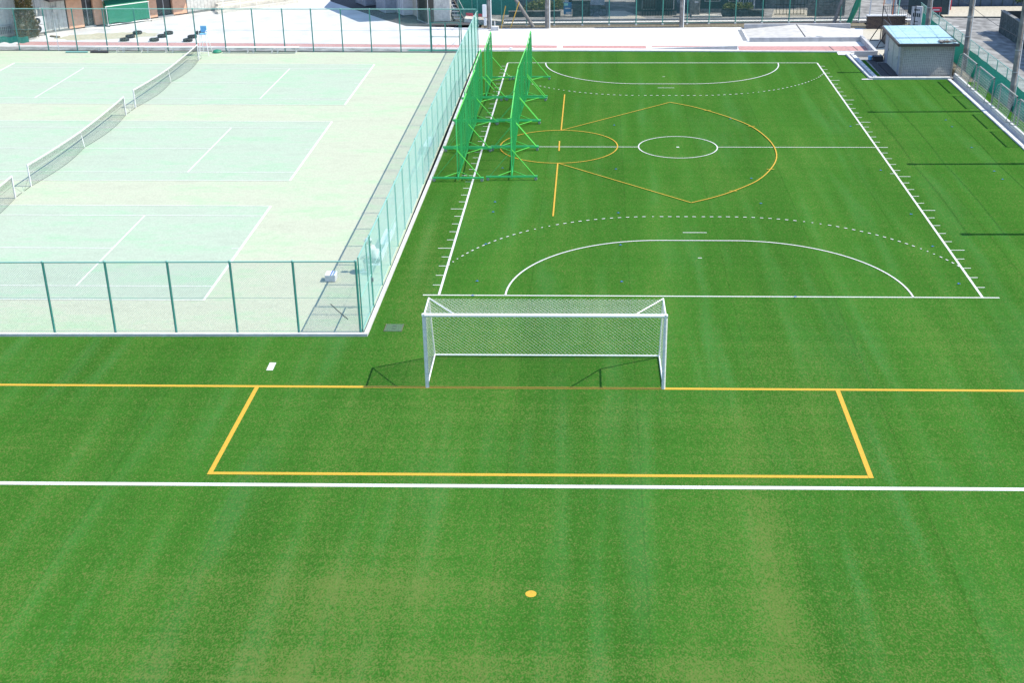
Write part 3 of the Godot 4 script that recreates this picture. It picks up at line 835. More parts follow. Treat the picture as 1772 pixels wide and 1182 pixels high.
func right_side():
	# terrace behind the kerb wall
	var tz := .3
	var k := MB.new()
	k.prism(PackedVector2Array([Vector2(27.58, -60), Vector2(27.7, -60), Vector2(27.7, 35.3), Vector2(27.58, 35.3)]), -.04, tz + .02)
	setting("kerb_wall", k, M.concrete_clean, "long white kerb wall along the right edge of the turf")
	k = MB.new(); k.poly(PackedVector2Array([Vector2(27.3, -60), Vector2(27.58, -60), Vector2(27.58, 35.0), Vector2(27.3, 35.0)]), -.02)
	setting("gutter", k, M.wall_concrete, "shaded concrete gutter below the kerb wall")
	k = MB.new(); k.prism(PackedVector2Array([Vector2(27.14, -60), Vector2(27.34, -60), Vector2(27.34, 34.95), Vector2(27.14, 34.95)]), -.04, .06)
	setting("gutter_strip", k, M.concrete_clean, "white kerb between the turf and the gutter")
	k = MB.new(); k.prism(PackedVector2Array([Vector2(27.7, -60), Vector2(28.4, -60), Vector2(28.4, 52), Vector2(27.85, 52), Vector2(27.85, 35.3), Vector2(27.7, 35.3)]), -.45, tz)
	k.quad(px(28.4, -60, tz), px(29.3, -60, -.42), px(29.3, 52, -.42), px(28.4, 52, tz))
	setting("verge", k, M.dirt, "raised earth verge under the roadside fence")
	var gr := MB.new(); gr.poly(PackedVector2Array([Vector2(27.71, -60), Vector2(28.3, -60), Vector2(28.3, 33.0), Vector2(27.71, 33.0)]), tz + .006)
	setting("verge_turf", with_uv(gr, -18, -30, 48, 75), get_node("artificial_turf").mesh.surface_get_material(0), "green turf strip under the row of small goals")
	# kerbs round the shed corner
	var kb := MB.new(); kb.prism(PackedVector2Array([Vector2(22.5, 35.02), Vector2(27.36, 35.02), Vector2(27.36, 35.3), Vector2(22.75, 35.3), Vector2(22.75, 35.2), Vector2(22.5, 35.2)]), -.02, .12)
	setting("corner_kerb", kb, M.concrete_clean, "white kerb in front of the blue-roofed shed")
	kb = MB.new(); kb.prism(PackedVector2Array([Vector2(22.28, 42.2), Vector2(22.5, 35.2), Vector2(22.68, 35.2), Vector2(22.46, 42.2)]), -.02, .1)
	kb.prism(PackedVector2Array([Vector2(22.54, 42.2), Vector2(22.76, 35.32), Vector2(23.0, 35.32), Vector2(22.8, 42.2)]), -.02, .13)
	setting("corner_kerb", kb, M.concrete_clean, "double white kerb running back beside the shed")
	kb = MB.new(); kb.poly(PackedVector2Array([Vector2(21.8, 42.2), Vector2(22.3, 42.15), Vector2(22.8, 42.2), Vector2(22.7, 43.2), Vector2(21.85, 43.1)]), .02)
	setting("corner_slab", kb, M.concrete_clean, "white slab at the far right corner of the turf")
	kb = MB.new(); kb.poly(PackedVector2Array([Vector2(22.0, 34.9), Vector2(22.66, 34.9), Vector2(22.66, 35.06), Vector2(22.5, 35.2), Vector2(22.02, 35.12)]), .03)
	setting("corner_slab", kb, M.concrete_clean, "small white slab where the two kerbs meet")
	var sf := MB.new(); sf.poly(PackedVector2Array([Vector2(22.8, 35.25), Vector2(27.75, 35.25), Vector2(27.75, 44), Vector2(24.3, 46), Vector2(22.75, 43)]), .004)
	setting("shed_yard", sf, M.asphalt_pale, "grey ground around the shed")
	sf = MB.new(); sf.poly(PackedVector2Array([Vector2(23.0, 35.32), Vector2(23.35, 35.32), Vector2(23.25, 40.6), Vector2(22.9, 40.6)]), .012)
	setting("shed_turf", with_uv(sf, -18, -30, 48, 75), get_node("artificial_turf").mesh.surface_get_material(0), "narrow turf strip left of the shed")
	var mt := MB.new(); mt.cbox(px(23.62, 38.0, .03), Vector3(.42, .05, 5.1), .01); tag(obj("rubber_mat", mt, M.mat_dark), "long dark rubber mat beside the shed's turf strip", "mat")
	mt = MB.new(); mt.cbox(px(24.12, 37.7, .04), Vector3(.5, .07, 3.6), .01); tag(obj("rubber_mat", mt, M.mat_dark), "dark mat lying against the shed's left wall", "mat")
	var cr := MB.new(); cr.cbox(px(24.0, 40.3, .18), Vector3(.6, .34, .5), .02); tag(obj("crate", cr, M.dark), "dark crate left of the shed's back corner", "crate")
	var bc := MB.new(); bc.lathe(px(23.55, 40.5, 0), [Vector2(.12, 0), Vector2(.15, .28), Vector2(.13, .3), Vector2(.001, .3)], 14); tag(obj("bucket", bc, M.blue), "blue bucket beside the dark crate", "bucket")
	# row of small goals, back to the fence; goals face -x
	var g := "small white goals along the right fence"
	var nm := ["farthest small goal of the row, next to the shed", "second small goal from the shed along the right fence", "third small goal from the shed along the right fence", "fourth small goal from the shed, cut by the picture edge"]
	var i := 0
	for y in [32.95, 29.3, 25.05, 21.5]:
		small_goal("white framed " + nm[i], px(27.78, y, tz + .006), PI / 2, 2.95, 1.42, .42, g, .12, .004); i += 1
	# roadside mesh fence with green cloth
	var ft := thing("cloth_fence", "green fence with cloth windscreen along the road on the right", "fence", px(29.1, 20, -.42))
	var o := -ft.position
	var ym := -8.0
	while ym < 52:
		var p := MB.new(); p.bar(px(29.1, ym, -.42) + o, px(29.1, ym, 1.82) + o, .032, 8); obj("post", p, M.green_frame if false else M.teal_rail, ft)
		ym += 2.0
	var rl := MB.new(); rl.bar(px(29.1, -8, 1.8) + o, px(29.1, 51.5, 1.8) + o, .02, 6); obj("top_rail", rl, M.teal_rail, ft)
	var cl := MB.new(); var yy := -8.0; var s := 0
	while yy < 51.4:
		var za := 1.26 - .03 * absf(sin(yy * 1.57)); var zb := 1.26 - .03 * absf(sin((yy + .5) * 1.57))
		var xa := 29.05 + .015 * sin(yy * 2.3); var xb := 29.05 + .015 * sin((yy + .5) * 2.3)
		cl.quad(px(xa, yy, -.38) + o, px(xb, yy + .5, -.38) + o, px(xb, yy + .5, zb) + o, px(xa, yy, za) + o)
		yy += .5
	obj("windscreen", cl, M.cloth, ft)
	var wm := MB.new(); chainlink(wm, px(29.12, -8, 1.2) + o, px(29.12, 51.5) - px(29.12, -8), Vector3(0, .58, 0), .056, .002); obj("wire_mesh", wm, M.wire, ft).set_meta("kind", "stuff")
	# poles behind the fence and the cables between them
	var pn := ["farthest concrete pole behind the right fence, by the sign", "concrete pole behind the right fence, past the shed", "concrete pole behind the right fence near the third small goal", "concrete pole on the right, next nearer than the goals", "nearest concrete pole on the right verge"]
	i = 0
	for y in [47.2, 37.1, 27.2, 17.1, 7.0]:
		var t := thing("utility_pole", pn[i], "pole", px(28.62, y, 0), 0.0, "concrete poles along the road")
		var m := MB.new(); m.bar(Vector3.ZERO, Vector3(0, 9.5, 0), .15, 14, .1); obj("shaft", m, M.pole, t)
		m = MB.new(); m.bar(Vector3(.19, .3, 0), Vector3(.16, 9.0, 0), .03, 8); obj("pale_pipe", m, M.white_worn, t)  # pale pipe added as the sunlit right side of the shaft
		m = MB.new(); m.beam(Vector3(-.5, 9.2, 0), Vector3(.5, 9.2, 0), .06, .06); obj("cross_arm", m, M.galv, t)
		m = MB.new(); m.cbox(Vector3(-.42, 9.0, 0), Vector3(.4, .16, .3), .03); obj("floodlight", m, M.galv, t)
		for z in [2.2, 3.4]: m = MB.new(); m.lathe(Vector3(0, z, 0), [Vector2(.155, -.03), Vector2(.165, -.03), Vector2(.165, .03), Vector2(.155, .03)], 14); obj("band", m, M.galv, t)
		i += 1
	var wl := ["lowest", "middle", "highest"]
	i = 0
	for z in [4.15, 7.35, 9.25]:
		var w := MB.new(); var ya := 47.2
		for kk in 4:
			for q in 8:
				var u := q / 8.0; var v := (q + 1) / 8.0
				w.bar(px(28.45, ya - u * 10.05, z - .5 * u * (1 - u)), px(28.45, ya - v * 10.05, z - .5 * v * (1 - v)), .014, 4)
			ya -= 10.05
		tag(obj("overhead_cable", w, M.black_metal), "%s overhead cable strung between the right-hand poles" % wl[i], "cable"); i += 1
	shed()

func shed():
	var t := thing("equipment_shed", "low shed with pale blue sheet roof in the right corner", "shed", px(26.0, 38.1))
	var o := -t.position
	var w := MB.new(); w.box(px(26.0, 36.0, .98) + o, Vector3(3.2, 1.96, .12)); obj("front_wall", w, M.shed_wall, t)
	w = MB.new(); w.box(px(26.0, 40.4, 1.0) + o, Vector3(3.2, 2.0, .12)); obj("rear_wall", w, M.shed_wall, t)
	w = MB.new(); w.box(px(27.54, 38.2, 1.0) + o, Vector3(.12, 2.0, 4.26)); obj("side_wall", w, M.shed_wall, t)
	w = MB.new(); w.box(px(24.46, 39.9, 1.0) + o, Vector3(.12, 2.0, .8)); w.box(px(24.46, 36.3, 1.0) + o, Vector3(.12, 2.0, .46)); w.box(px(24.46, 37.98, 1.94) + o, Vector3(.12, .12, 2.8)); obj("side_wall", w, M.shed_blue_shade, t)
	for i in 2:
		var d := MB.new(); d.cbox(px(24.45 + .03 * i, 38.82 - i * 1.4, .95) + o, Vector3(.05, 1.86, 1.38), .01); var dn := obj("sliding_door", d, M.grey_door, t)
		var hd := MB.new(); hd.box(px(24.41 + .03 * i, 38.82 - i * 1.4 + .5 * (1 if i == 0 else -1), .95) + o, Vector3(.03, .16, .04)); obj("handle", hd, M.galv, dn)
	# roof of separate sheets on a dark rim
	var rim := MB.new()
	var rb := Basis(Vector3.RIGHT, .024)
	var rc := px(25.95, 38.1, 2.06) + o
	for e in [[Vector3(0, -.01, 2.62), Vector3(3.62, .16, .06)], [Vector3(0, -.01, -2.62), Vector3(3.62, .16, .06)], [Vector3(-1.8, -.01, 0), Vector3(.06, .16, 5.16)], [Vector3(1.8, -.01, 0), Vector3(.06, .16, 5.16)]]:
		rim.box(rc + rb * e[0], e[1], rb)
	obj("fascia", rim, M.brown_metal, t)
	var sheet := MB.new(); sheet.cbox(Vector3.ZERO, Vector3(.868, .03, .83), .006, rb)
	var sm := sheet.mesh(M.roof_blue)
	var sheet2 := MB.new(); sheet2.cbox(Vector3.ZERO, Vector3(.868, .03, .83), .006, rb); var sm2 := sheet2.mesh(mat(.35, .55, .6, .5, "grain", .6))
	for i in 4:
		for j in 6:
			put("roof_sheet", sm if (i * 7 + j * 3) % 5 else sm2, t, rc + rb * Vector3(-1.3125 + i * .875, .075 + .002 * ((i + j) % 2), -2.15 + j * .86), Basis(Vector3.UP, .002 * ((i * 3 + j) % 3 - 1)))
	# worn tiles of mat heaped on the front right corner
	rng.seed = 5
	var hp := thing("mat_tiles", "worn brown mat pieces heaped on the shed roof corner", "mat pieces", px(27.05, 35.9, 2.13))
	for k in 26:
		var q := MB.new(); q.cbox(Vector3(rng.randf_range(-.62, .5), .012 + .014 * (k % 4), rng.randf_range(-.3, .3)), Vector3(rng.randf_range(.14, .3), .014, rng.randf_range(.1, .22)), .003, Basis(Vector3.UP, rng.randf_range(-1.5, 1.5)))
		obj("mat_piece", q, [M.wood, M.brick, M.mat_dark, M.block][k % 4], hp)
	small_goal("white goal with square net leaning against the shed front", px(26.02, 35.72, .02), PI, 3.05, 1.9, .2, "", .11, .0055).rotation.y = 0.0

# ---------------------------------------------------------------- concrete ramp, sunken lane, walls
func platform_and_track():
	var w := MB.new()
	w.prism(PackedVector2Array([Vector2(16.55, 51.3), Vector2(24.2, 51.3), Vector2(24.2, 51.55), Vector2(16.55, 51.55)]), 0, .36)
	setting("ramp_wall", w, M.wall_concrete, "low concrete wall at the back of the ramp")
	var fw := setting_node("ramp_front_wall", "low jointed concrete wall in front of the ramp")
	for i in 11:
		var x0 := 16.45 + i * .69
		var s := MB.new(); s.box(px(x0 + .34, 46.72, .15), Vector3(.68, .3, .2)); obj("wall_block", s, M.wall_concrete, fw)
	w = MB.new(); w.prism(PackedVector2Array([Vector2(24.04, 41.6), Vector2(24.24, 41.6), Vector2(24.24, 46.85), Vector2(24.04, 46.85)]), 0, .38)
	w.prism(PackedVector2Array([Vector2(22.75, 41.6), Vector2(24.04, 41.6), Vector2(24.04, 41.75), Vector2(22.75, 41.75)]), 0, .37)
	setting("lane_wall", w, M.wall_concrete, "concrete wall closing the right end of the red lane")
	# hump-shaped ramp slab
	var r := MB.new()
	var zx := func(x: float) -> float: return .01 + .32 * maxf(0.0, 1.0 - absf(x - 20.3) / (3.8 if x < 20.3 else 4.0))
	for i in 20:
		var a := 16.5 + i * .385; var b := a + .385
		r.quad(px(a, 46.83, minf(zx.call(a), .29)), px(b, 46.83, minf(zx.call(b), .29)), px(b, 51.3, zx.call(b)), px(a, 51.3, zx.call(a)))
	setting("ramp", r, mat(.54, .53, .5, .9, "slab", .3), "pale concrete ramp rising and falling behind the lane")
	var jn := MB.new(); jn.beam(px(20.3, 46.86, .315), px(20.3, 51.28, .34), .05, .012); setting("ramp_joint", jn, M.asphalt, "dark joint across the crest of the ramp")
	var gr := MB.new()
	for i in 24: gr.box(px(16.2, 47.1 + i * .17, .012), Vector3(.3, .012, .1))
	setting("drain_grating", gr, M.galv, "steel drain grating at the foot of the ramp")
	var f := MB.new(); f.poly(PackedVector2Array([Vector2(15.45, 43.75), Vector2(24.04, 43.45), Vector2(24.04, 45.0), Vector2(15.5, 45.2)]), .014)
	setting("running_lane", f, M.track, "red end section of the lane in front of the ramp")
	for x in [21.75, 23.35]: var j := MB.new(); strip(j, [Vector2(x, 43.6), Vector2(x - .1, 45.05)], .07, .019); setting("lane_joint", j, M.asphalt, "dark joint across the red lane")
	var l := MB.new(); strip(l, [Vector2(15.4, 43.62), Vector2(24.0, 43.3)], .16, .02); setting("lane_line", l, M.white_line, "white line in front of the red lane end")
	# wedge-shaped kerb
	var v := MB.new()
	v.tri(px(9.6, 44.55, .01), px(15.35, 44.1, .01), px(15.35, 44.1, .24)); v.tri(px(15.35, 44.25, .01), px(9.6, 44.7, .01), px(15.35, 44.25, .24))
	v.quad(px(9.6, 44.55, .012), px(15.35, 44.1, .24), px(15.35, 44.25, .24), px(9.6, 44.7, .012)); v.quad(px(15.35, 44.1, .01), px(15.35, 44.25, .01), px(15.35, 44.25, .24), px(15.35, 44.1, .24))
	setting("wedge_kerb", v, M.wall_concrete, "wedge-shaped concrete kerb beside the narrow red lane")
	for x in [-.1, 1.35]:
		var b := MB.new(); b.cbox(px(x, 44.5, .06), Vector3(.18, .14, .22), .02); tag(obj("marker_block", b, M.white), "small white block at the lane edge, %s of the pair" % ("left" if x < 0 else "right"), "block", "white blocks at the lane edge")
	# dark steps and block path right of the walls
	var p := MB.new(); p.poly(PackedVector2Array([Vector2(24.3, 41.0), Vector2(25.6, 41.0), Vector2(27.7, 44.5), Vector2(27.7, 52.0), Vector2(25.2, 52.0), Vector2(24.3, 46.9)]), .012)
	setting("path", p, M.cream, "pale slab path beside the lane wall")
	# black steel stair frame
	var st := thing("steel_stair", "black steel stair frame with railing behind the shed", "stair", px(25.4, 46.8))
	var o := -st.position
	var q := MB.new(); q.box(px(25.55, 45.3, .75) + o, Vector3(.1, 1.5, 2.9)); obj("side_panel", q, M.black_metal, st)
	for e in [[25.35, 46.8, 24.75, 46.9], [25.35, 44.7, 24.7, 44.3], [25.4, 42.6, 24.6, 41.7]]:
		q = MB.new(); q.bar(px(e[0], e[1], 1.1) + o, px(e[2], e[3], .02) + o, .035, 6); q.bar(px(e[2], e[3], .03) + o, px(e[0], e[1], .03) + o, .025, 6); obj("strut", q, M.black_metal, st)
	q = MB.new(); q.box(px(26.6, 46.7, .9) + o, Vector3(2.3, .06, 1.0)); obj("landing", q, M.black_metal, st)
	q = MB.new(); q.box(px(25.95, 46.2, .44) + o, Vector3(.8, .86, .06)); obj("front_panel", q, M.black_metal, st)
	for x in [25.5, 27.7]: q = MB.new(); q.bar(px(x, 47.1, 0) + o, px(x, 47.1, 2.36) + o, .035, 6); obj("post", q, M.black_metal, st)
	q = MB.new(); q.bar(px(25.5, 47.1, 2.33) + o, px(27.7, 47.1, 2.33) + o, .025, 6); q.bar(px(25.5, 47.1, 1.0) + o, px(27.7, 47.1, 1.0) + o, .02, 6)
	q.bar(px(25.5, 47.1, 2.33) + o, px(25.55, 44.0, 1.5) + o, .025, 6); obj("handrail", q, M.black_metal, st)
	for i in 15: q = MB.new(); q.bar(px(25.65 + i * .14, 47.1, 1.0) + o, px(25.65 + i * .14, 47.1, 2.33) + o, .01, 5); obj("baluster", q, M.black_metal, st)
	# white notice board
	var nb := thing("notice_board", "white notice board with dark lettering behind the blue roof", "sign", px(28.1, 48.3))
	q = MB.new(); q.cbox(Vector3(0, 1.25, 0), Vector3(.75, 1.7, .1), .01, Basis(Vector3.UP, -.5)); obj("panel", q, M.house_white, nb)
	for k in [[.55, .12, .4], [.2, .26, .55], [-.25, .07, .3], [-.5, .1, .36]]:
		for c in 4:
			q = MB.new(); var bb := Basis(Vector3.UP, -.5)
			q.box(Vector3(0, 1.3 + k[0], 0) + bb * Vector3(-k[2] * .5 + k[2] * (c + .5) / 4.0, 0, .054), Vector3(k[2] * .18, k[1], .006), bb); obj("lettering", q, M.house_dark, nb)
	for s in [-.3, .3]: q = MB.new(); q.bar(Basis(Vector3.UP, -.5) * Vector3(s, 0, -.02), Basis(Vector3.UP, -.5) * Vector3(s, .5, -.02), .03, 6); obj("leg", q, M.galv, nb)

# ---------------------------------------------------------------- building at the far left, its wall turned 42 degrees
func fc(s: float, d: float, z: float) -> Vector3:
	return px(-34.36 + s * .7396 + d * .673, 52.41 + s * .673 - d * .7396, z)

func left_building():
	var t := thing("school_building", "low building with orange piers, dark doorways and ribbed grey siding", "building", fc(0, 0, 0))
	var o := -t.position
	var fb := Basis(Vector3(.7396, 0, -.673), Vector3.UP, Vector3(.673, 0, .7396))
	var B := func(called: String, s0: float, s1: float, z0: float, z1: float, d0: float, d1: float, m: Material, par: Node3D = null) -> Node3D:
		var q := MB.new(); q.box(fc((s0 + s1) / 2, (d0 + d1) / 2, (z0 + z1) / 2) + o, Vector3(s1 - s0, z1 - z0, d1 - d0), fb)
		return obj(called, q, m, par if par else t)
	B.call("rear_wall", -14.0, 22.0, 0.0, 4.2, -6.0, -.6, M.dark)
	B.call("foundation", -12.0, -.02, 0.0, .14, -.5, .06, M.block)
	B.call("foundation", 9.75, 15.0, 0.0, .14, -.5, .06, M.block)
	for e in [[0.0, 1.2], [2.08, 2.95], [6.5, 7.2], [8.55, 9.72]]: B.call("orange_pier", e[0], e[1], .1, 4.0, -.4, .02 + .01 * e[0] / 10.0, M.orange)
	B.call("green_wall", 2.95, 6.5, .1, 4.0, -.4, -.05, M.tarp)
	for e in [[1.2, 2.08], [7.2, 8.55]]:
		var w: float = e[1] - e[0]
		var d := B.call("doorway", e[0], e[1], .12, 2.4, -.32, -.28, M.glass) as Node3D
		B.call("door_frame", e[0] + w * .5 - .03, e[0] + w * .5 + .03, .14, 2.4, -.28, -.24, M.galv, d)
		B.call("transom", e[0], e[1], 2.4, 4.0, -.4, -.2, M.orange, d)
		B.call("door_sill", e[0], e[1], 0.0, .12, -.4, .05, M.galv, d)
	var pm := MB.new(); pm.cbox(Vector3.ZERO, Vector3(.29, 3.86, .05), .012, fb)
	var grey := pm.mesh(M.siding); var white := pm.mesh(M.siding_white_lit)
	var s := -11.8
	while s < -.1: put("siding_panel", grey, t, fc(s + .145, 0.0, 2.08) + o); s += .3
	s = 9.78
	while s < 11.0: put("siding_panel", grey, t, fc(s + .145, 0.0, 2.08) + o); s += .3
	while s < 17.0: put("siding_panel", white, t, fc(s + .145, 0.0, 2.08) + o); s += .3  # lighter copy for the sunlit stretch of the same siding
	B.call("backing_wall", -12.0, -.02, .14, 4.0, -.5, -.03, M.block_dark)
	B.call("backing_wall", 9.75, 17.2, .14, 4.0, -.5, -.03, M.block_dark)
	B.call("canopy", -1.6, 10.6, 2.42, 2.62, 0.03, 1.15, M.brown_metal)
	B.call("roof", -13.0, 21.0, 4.0, 4.25, -6.2, 1.2, M.galv)
	for e in [-2.35, -1.15, -.75]: var q := MB.new(); q.bar(fc(e, .07, .15) + o, fc(e, .07, 3.9) + o, .04, 8); obj("downpipe", q, M.siding, t)
	for e in [[-.95, 1.65, .3], [-2.0, 1.75, .18]]: B.call("meter_box", e[0] - e[2] / 2, e[0] + e[2] / 2, e[1] - .2, e[1] + .2, .03, .16, M.siding_white_lit)
	# louvred vent unit at the left
	var v := B.call("vent_frame", -8.6, -4.4, .35, 1.0, .02, .3, M.galv) as Node3D
	for i in 30: B.call("vent_slat", -8.5 + i * .136, -8.5 + i * .136 + .05, .42, .93, .3, .34, M.dark, v)
	# window at the right part of the lit-toned siding
	var win := B.call("window", 14.2, 15.6, .9, 2.2, .02, .06, M.galv) as Node3D
	for i in 2: B.call("pane", 14.26 + i * .67, 14.87 + i * .67, .96, 2.14, .06, .075, M.glass, win)
	# low terraces and rails in front of the lit-toned siding
	for i in 3:
		var bl := MB.new(); bl.box(fc(15.2 + i * .3, 1.6 - i * .55, .1 + i * .1), Vector3(7.4, .2 + i * .2, .55), fb); setting("terrace_step", bl, M.off_white, ["lowest", "middle", "upper"][i] + " pale step along the lit-toned building wall")
	var rl := thing("step_railing", "white tube railing on the pale steps by the building", "railing", fc(13.0, 1.9, .2))
	for i in 5: var q := MB.new(); q.bar(fc(12.2 + i * 1.5, 1.55, .2) - rl.position, fc(12.2 + i * 1.5, 1.55, 1.0) - rl.position, .02, 6); obj("post", q, M.white, rl)
	for z in [.6, 1.0]: var q := MB.new(); q.bar(fc(12.0, 1.55, z) - rl.position, fc(18.6, 1.55, z) - rl.position, .022, 6); obj("rail", q, M.white, rl)
	# air conditioner
	var ac := thing("air_conditioner", "white outdoor air conditioner unit beside the conifer", "air conditioner", px(-35.75, 50.25))
	var ab := Basis(Vector3(.9, 0, .436), Vector3.UP, Vector3(-.436, 0, .9)); ab = fb
	for e in [[.62, .6], [1.2, .5]]:
		var q := MB.new(); q.cbox(Vector3(0, e[0] - .08, 0), Vector3(.9, .55, .34), .02, ab); var bd := obj("casing", q, M.white_worn, ac)
		q = MB.new(); q.lathe(Vector3(0, e[0] - .08, 0) + ab * Vector3(-.14, 0, .172), [Vector2(.001, .012), Vector2(.05, .012), Vector2(.055, .002), Vector2(.2, .004), Vector2(.23, .014), Vector2(.24, 0)], 20, ab.z); obj("fan_grille", q, M.dark, bd)
		q = MB.new(); q.lathe(Vector3(0, e[0] - .08, 0) + ab * Vector3(-.14, 0, .188), [Vector2(.05, 0), Vector2(.04, .01), Vector2(.001, .012)], 12, ab.z); obj("fan_hub", q, M.white, bd)
	for x in [-.35, .35]: var q := MB.new(); q.box(ab * Vector3(x, 0, 0) + Vector3(0, .135, 0), Vector3(.06, .27, .34), ab); obj("foot", q, M.galv, ac)
	conifer()
	# covered frame with green sheet
	var g := thing("covered_frame", "white tube frame covered with a green sheet before the doorway", "covered frame", fc(4.5, .75, 0))
	var og := -g.position
	for e in [[2.76, .8, 1.5], [6.2, .8, 1.5], [2.76, .3, 1.95], [6.2, .3, 1.95]]:
		var q := MB.new(); q.bar(fc(e[0], e[1], .1) + og, fc(e[0], e[1], e[2]) + og, .025, 8); obj("upright", q, M.white, g)
	for e in [[.8, 1.5], [.8, .12], [.3, 1.95]]: var q := MB.new(); q.bar(fc(2.7, e[0], e[1]) + og, fc(6.26, e[0], e[1]) + og, .03, 8); obj("rail", q, M.white, g)
	for e in [2.76, 6.2]:
		var q := MB.new(); q.bar(fc(e, .95, .1) + og, fc(e, .15, .1) + og, .025, 8); obj("foot_bar", q, M.white, g)
		for d in [.95, .2]: q = MB.new(); q.lathe(fc(e, d, .05) + og, [Vector2(.001, -.02), Vector2(.05, -.02), Vector2(.05, .02), Vector2(.001, .02)], 10, fb.x); obj("wheel", q, M.rubber, g)
	var sh := MB.new()
	for i in 24:
		for j in 8:
			var P := func(a: int, b: int) -> Vector3:
				var u := a / 24.0; var w := b / 8.0
				return fc(lerpf(2.82, 6.14, u), .84 + .05 * sin(u * 12.0 + w * 3.0) * w, lerpf(1.47, .2 + .05 * sin(u * 9.0), w)) + og
			sh.quad(P.call(i, j + 1), P.call(i + 1, j + 1), P.call(i + 1, j), P.call(i, j))
	obj("front_sheet", sh, M.tarp, g)
	sh = MB.new(); sh.quad(fc(2.8, .8, 1.51) + og, fc(6.16, .8, 1.51) + og, fc(6.16, .3, 1.97) + og, fc(2.8, .3, 1.97) + og); obj("top_sheet", sh, M.tarp, g)
	sh = MB.new(); sh.quad(fc(2.74, .3, .15) + og, fc(2.74, .78, .15) + og, fc(2.74, .78, 1.48) + og, fc(2.74, .3, 1.9) + og); obj("side_sheet", sh, M.tarp, g)

func conifer():
	var t := thing("conifer_tree", "dark olive columnar conifer in front of the grey siding", "tree", px(-36.25, 49.2))
	var tr := MB.new(); tr.bar(Vector3.ZERO, Vector3(0, 4.6, 0), .11, 10, .02)
	rng.seed = 91
	for i in 26:
		var h := rng.randf_range(.3, 4.2); var a := rng.randf() * TAU
		tr.bar(Vector3(0, h, 0), Vector3(cos(a) * .5 * (1.1 - h / 5.4), h + .35, sin(a) * .5 * (1.1 - h / 5.4)), .02, 5, .006)
	obj("trunk", tr, M.wood, t)
	var tones := [mat(.1, .095, .03, .8), mat(.16, .13, .05, .8), mat(.05, .06, .022, .8), mat(.22, .16, .07, .8)]
	for k in 4:
		var mb := MB.new()
		for i in 2600:
			var h := 5.0 * pow(rng.randf(), 1.15) + .12
			var R := .80 * pow(maxf(0.0, 1.0 - h / 5.35), .75) * (1.0 + .13 * sin(h * 7.0 + k) )
			if h < .5: R *= .75 + .5 * h
			var a := rng.randf() * TAU
			var lump := 1.0 + .14 * sin(a * 5.0 + h * 4.0) + .08 * sin(a * 9.0 - h * 7.0)
			var r := R * lump * (1.0 - .35 * pow(rng.randf(), 2.0))
			var c := Vector3(cos(a) * r, h, sin(a) * r)
			var dir := (Vector3(cos(a), rng.randf_range(.5, 1.8), sin(a)) + Vector3(rng.randf_range(-.5, .5), 0, rng.randf_range(-.5, .5))).normalized()
			var sd := dir.cross(Vector3(rng.randf_range(-1, 1), rng.randf_range(-1, 1), rng.randf_range(-1, 1))).normalized()
			var l := rng.randf_range(.07, .14); var w := l * .3
			mb.quad(c - sd * w, c + dir * l * .5 - sd * w * .2 - sd * w, c + dir * l, c + dir * l * .4 + sd * w)
		obj("crown", mb, tones[k], t).set_meta("kind", "stuff")

# ---------------------------------------------------------------- things in the far yard
func yard_things():
	var prof := []
	for i in 13:
		var a := lerpf(-.5, TAU * .5 + .5, i / 12.0)
		prof.append(Vector2(.235 + .085 * cos(a + PI * 1.5 + .0) * 1.0, .1 + .1 * sin(a + PI * 1.5)))
	prof = [Vector2(.19, .03), Vector2(.23, .0), Vector2(.3, .0), Vector2(.335, .03), Vector2(.345, .1), Vector2(.335, .17), Vector2(.3, .2), Vector2(.23, .2), Vector2(.19, .17), Vector2(.185, .1), Vector2(.19, .03)]
	var pts := [[-28.6, 48.1, "front tyre of the left line"], [-28.58, 49.3, "middle tyre of the left line"], [-28.5, 50.7, "back tyre of the left line"], [-26.35, 48.0, "front tyre of the middle line"], [-26.2, 49.4, "middle tyre of the middle line"], [-26.08, 50.55, "back tyre of the middle line"], [-23.8, 47.8, "front tyre of the right line"], [-23.85, 49.1, "middle tyre of the right line"], [-23.7, 50.6, "back tyre of the right line"]]
	var proto: Node3D = null
	for p in pts:
		var at := px(p[0], p[1], .008)
		var lab: String = "old black rubber tyre lying flat in the yard, " + p[2]
		if proto == null:
			proto = thing("old_tyre", lab, "tyre", at, 0.0, "old tyres lying in three lines")
			var m := MB.new(); m.lathe(Vector3.ZERO, prof, 24); obj("casing", m, M.rubber, proto)
			for k in 3: m = MB.new(); m.lathe(Vector3(0, .05 + k * .045, 0), [Vector2(.338, -.008), Vector2(.35, -.006), Vector2(.35, .006), Vector2(.338, .008)], 24); obj("tread_band", m, M.rubber, proto)
		else: copy(proto, at, p[0], lab)
	var pl := MB.new(); pl.box(px(-34.4, 49.6, .06), Vector3(.9, .1, .2), Basis(Vector3.UP, -.45)); tag(obj("timber_sleeper", pl, M.wood), "short timber sleeper on the ground near the orange wall", "timber")
	for e in [[-32.2, 44.75, "left"], [-30.9, 44.9, "right"]]:
		var q := MB.new(); q.bar(px(e[0], e[1]), px(e[0], e[1], 1.9), .022, 8); tag(obj("marker_post", q, M.white), "thin white post behind the far fence, %s of two" % e[2], "post", "thin white posts by the red lane")
	var gm := MB.new(); gm.poly(PackedVector2Array([Vector2(-7.3, 44.0), Vector2(-3.2, 43.85), Vector2(-3.2, 44.35), Vector2(-7.1, 44.5)]), .02); tag(obj("door_mat", gm, M.tarp), "green mat on the paving outside the double gate", "mat")

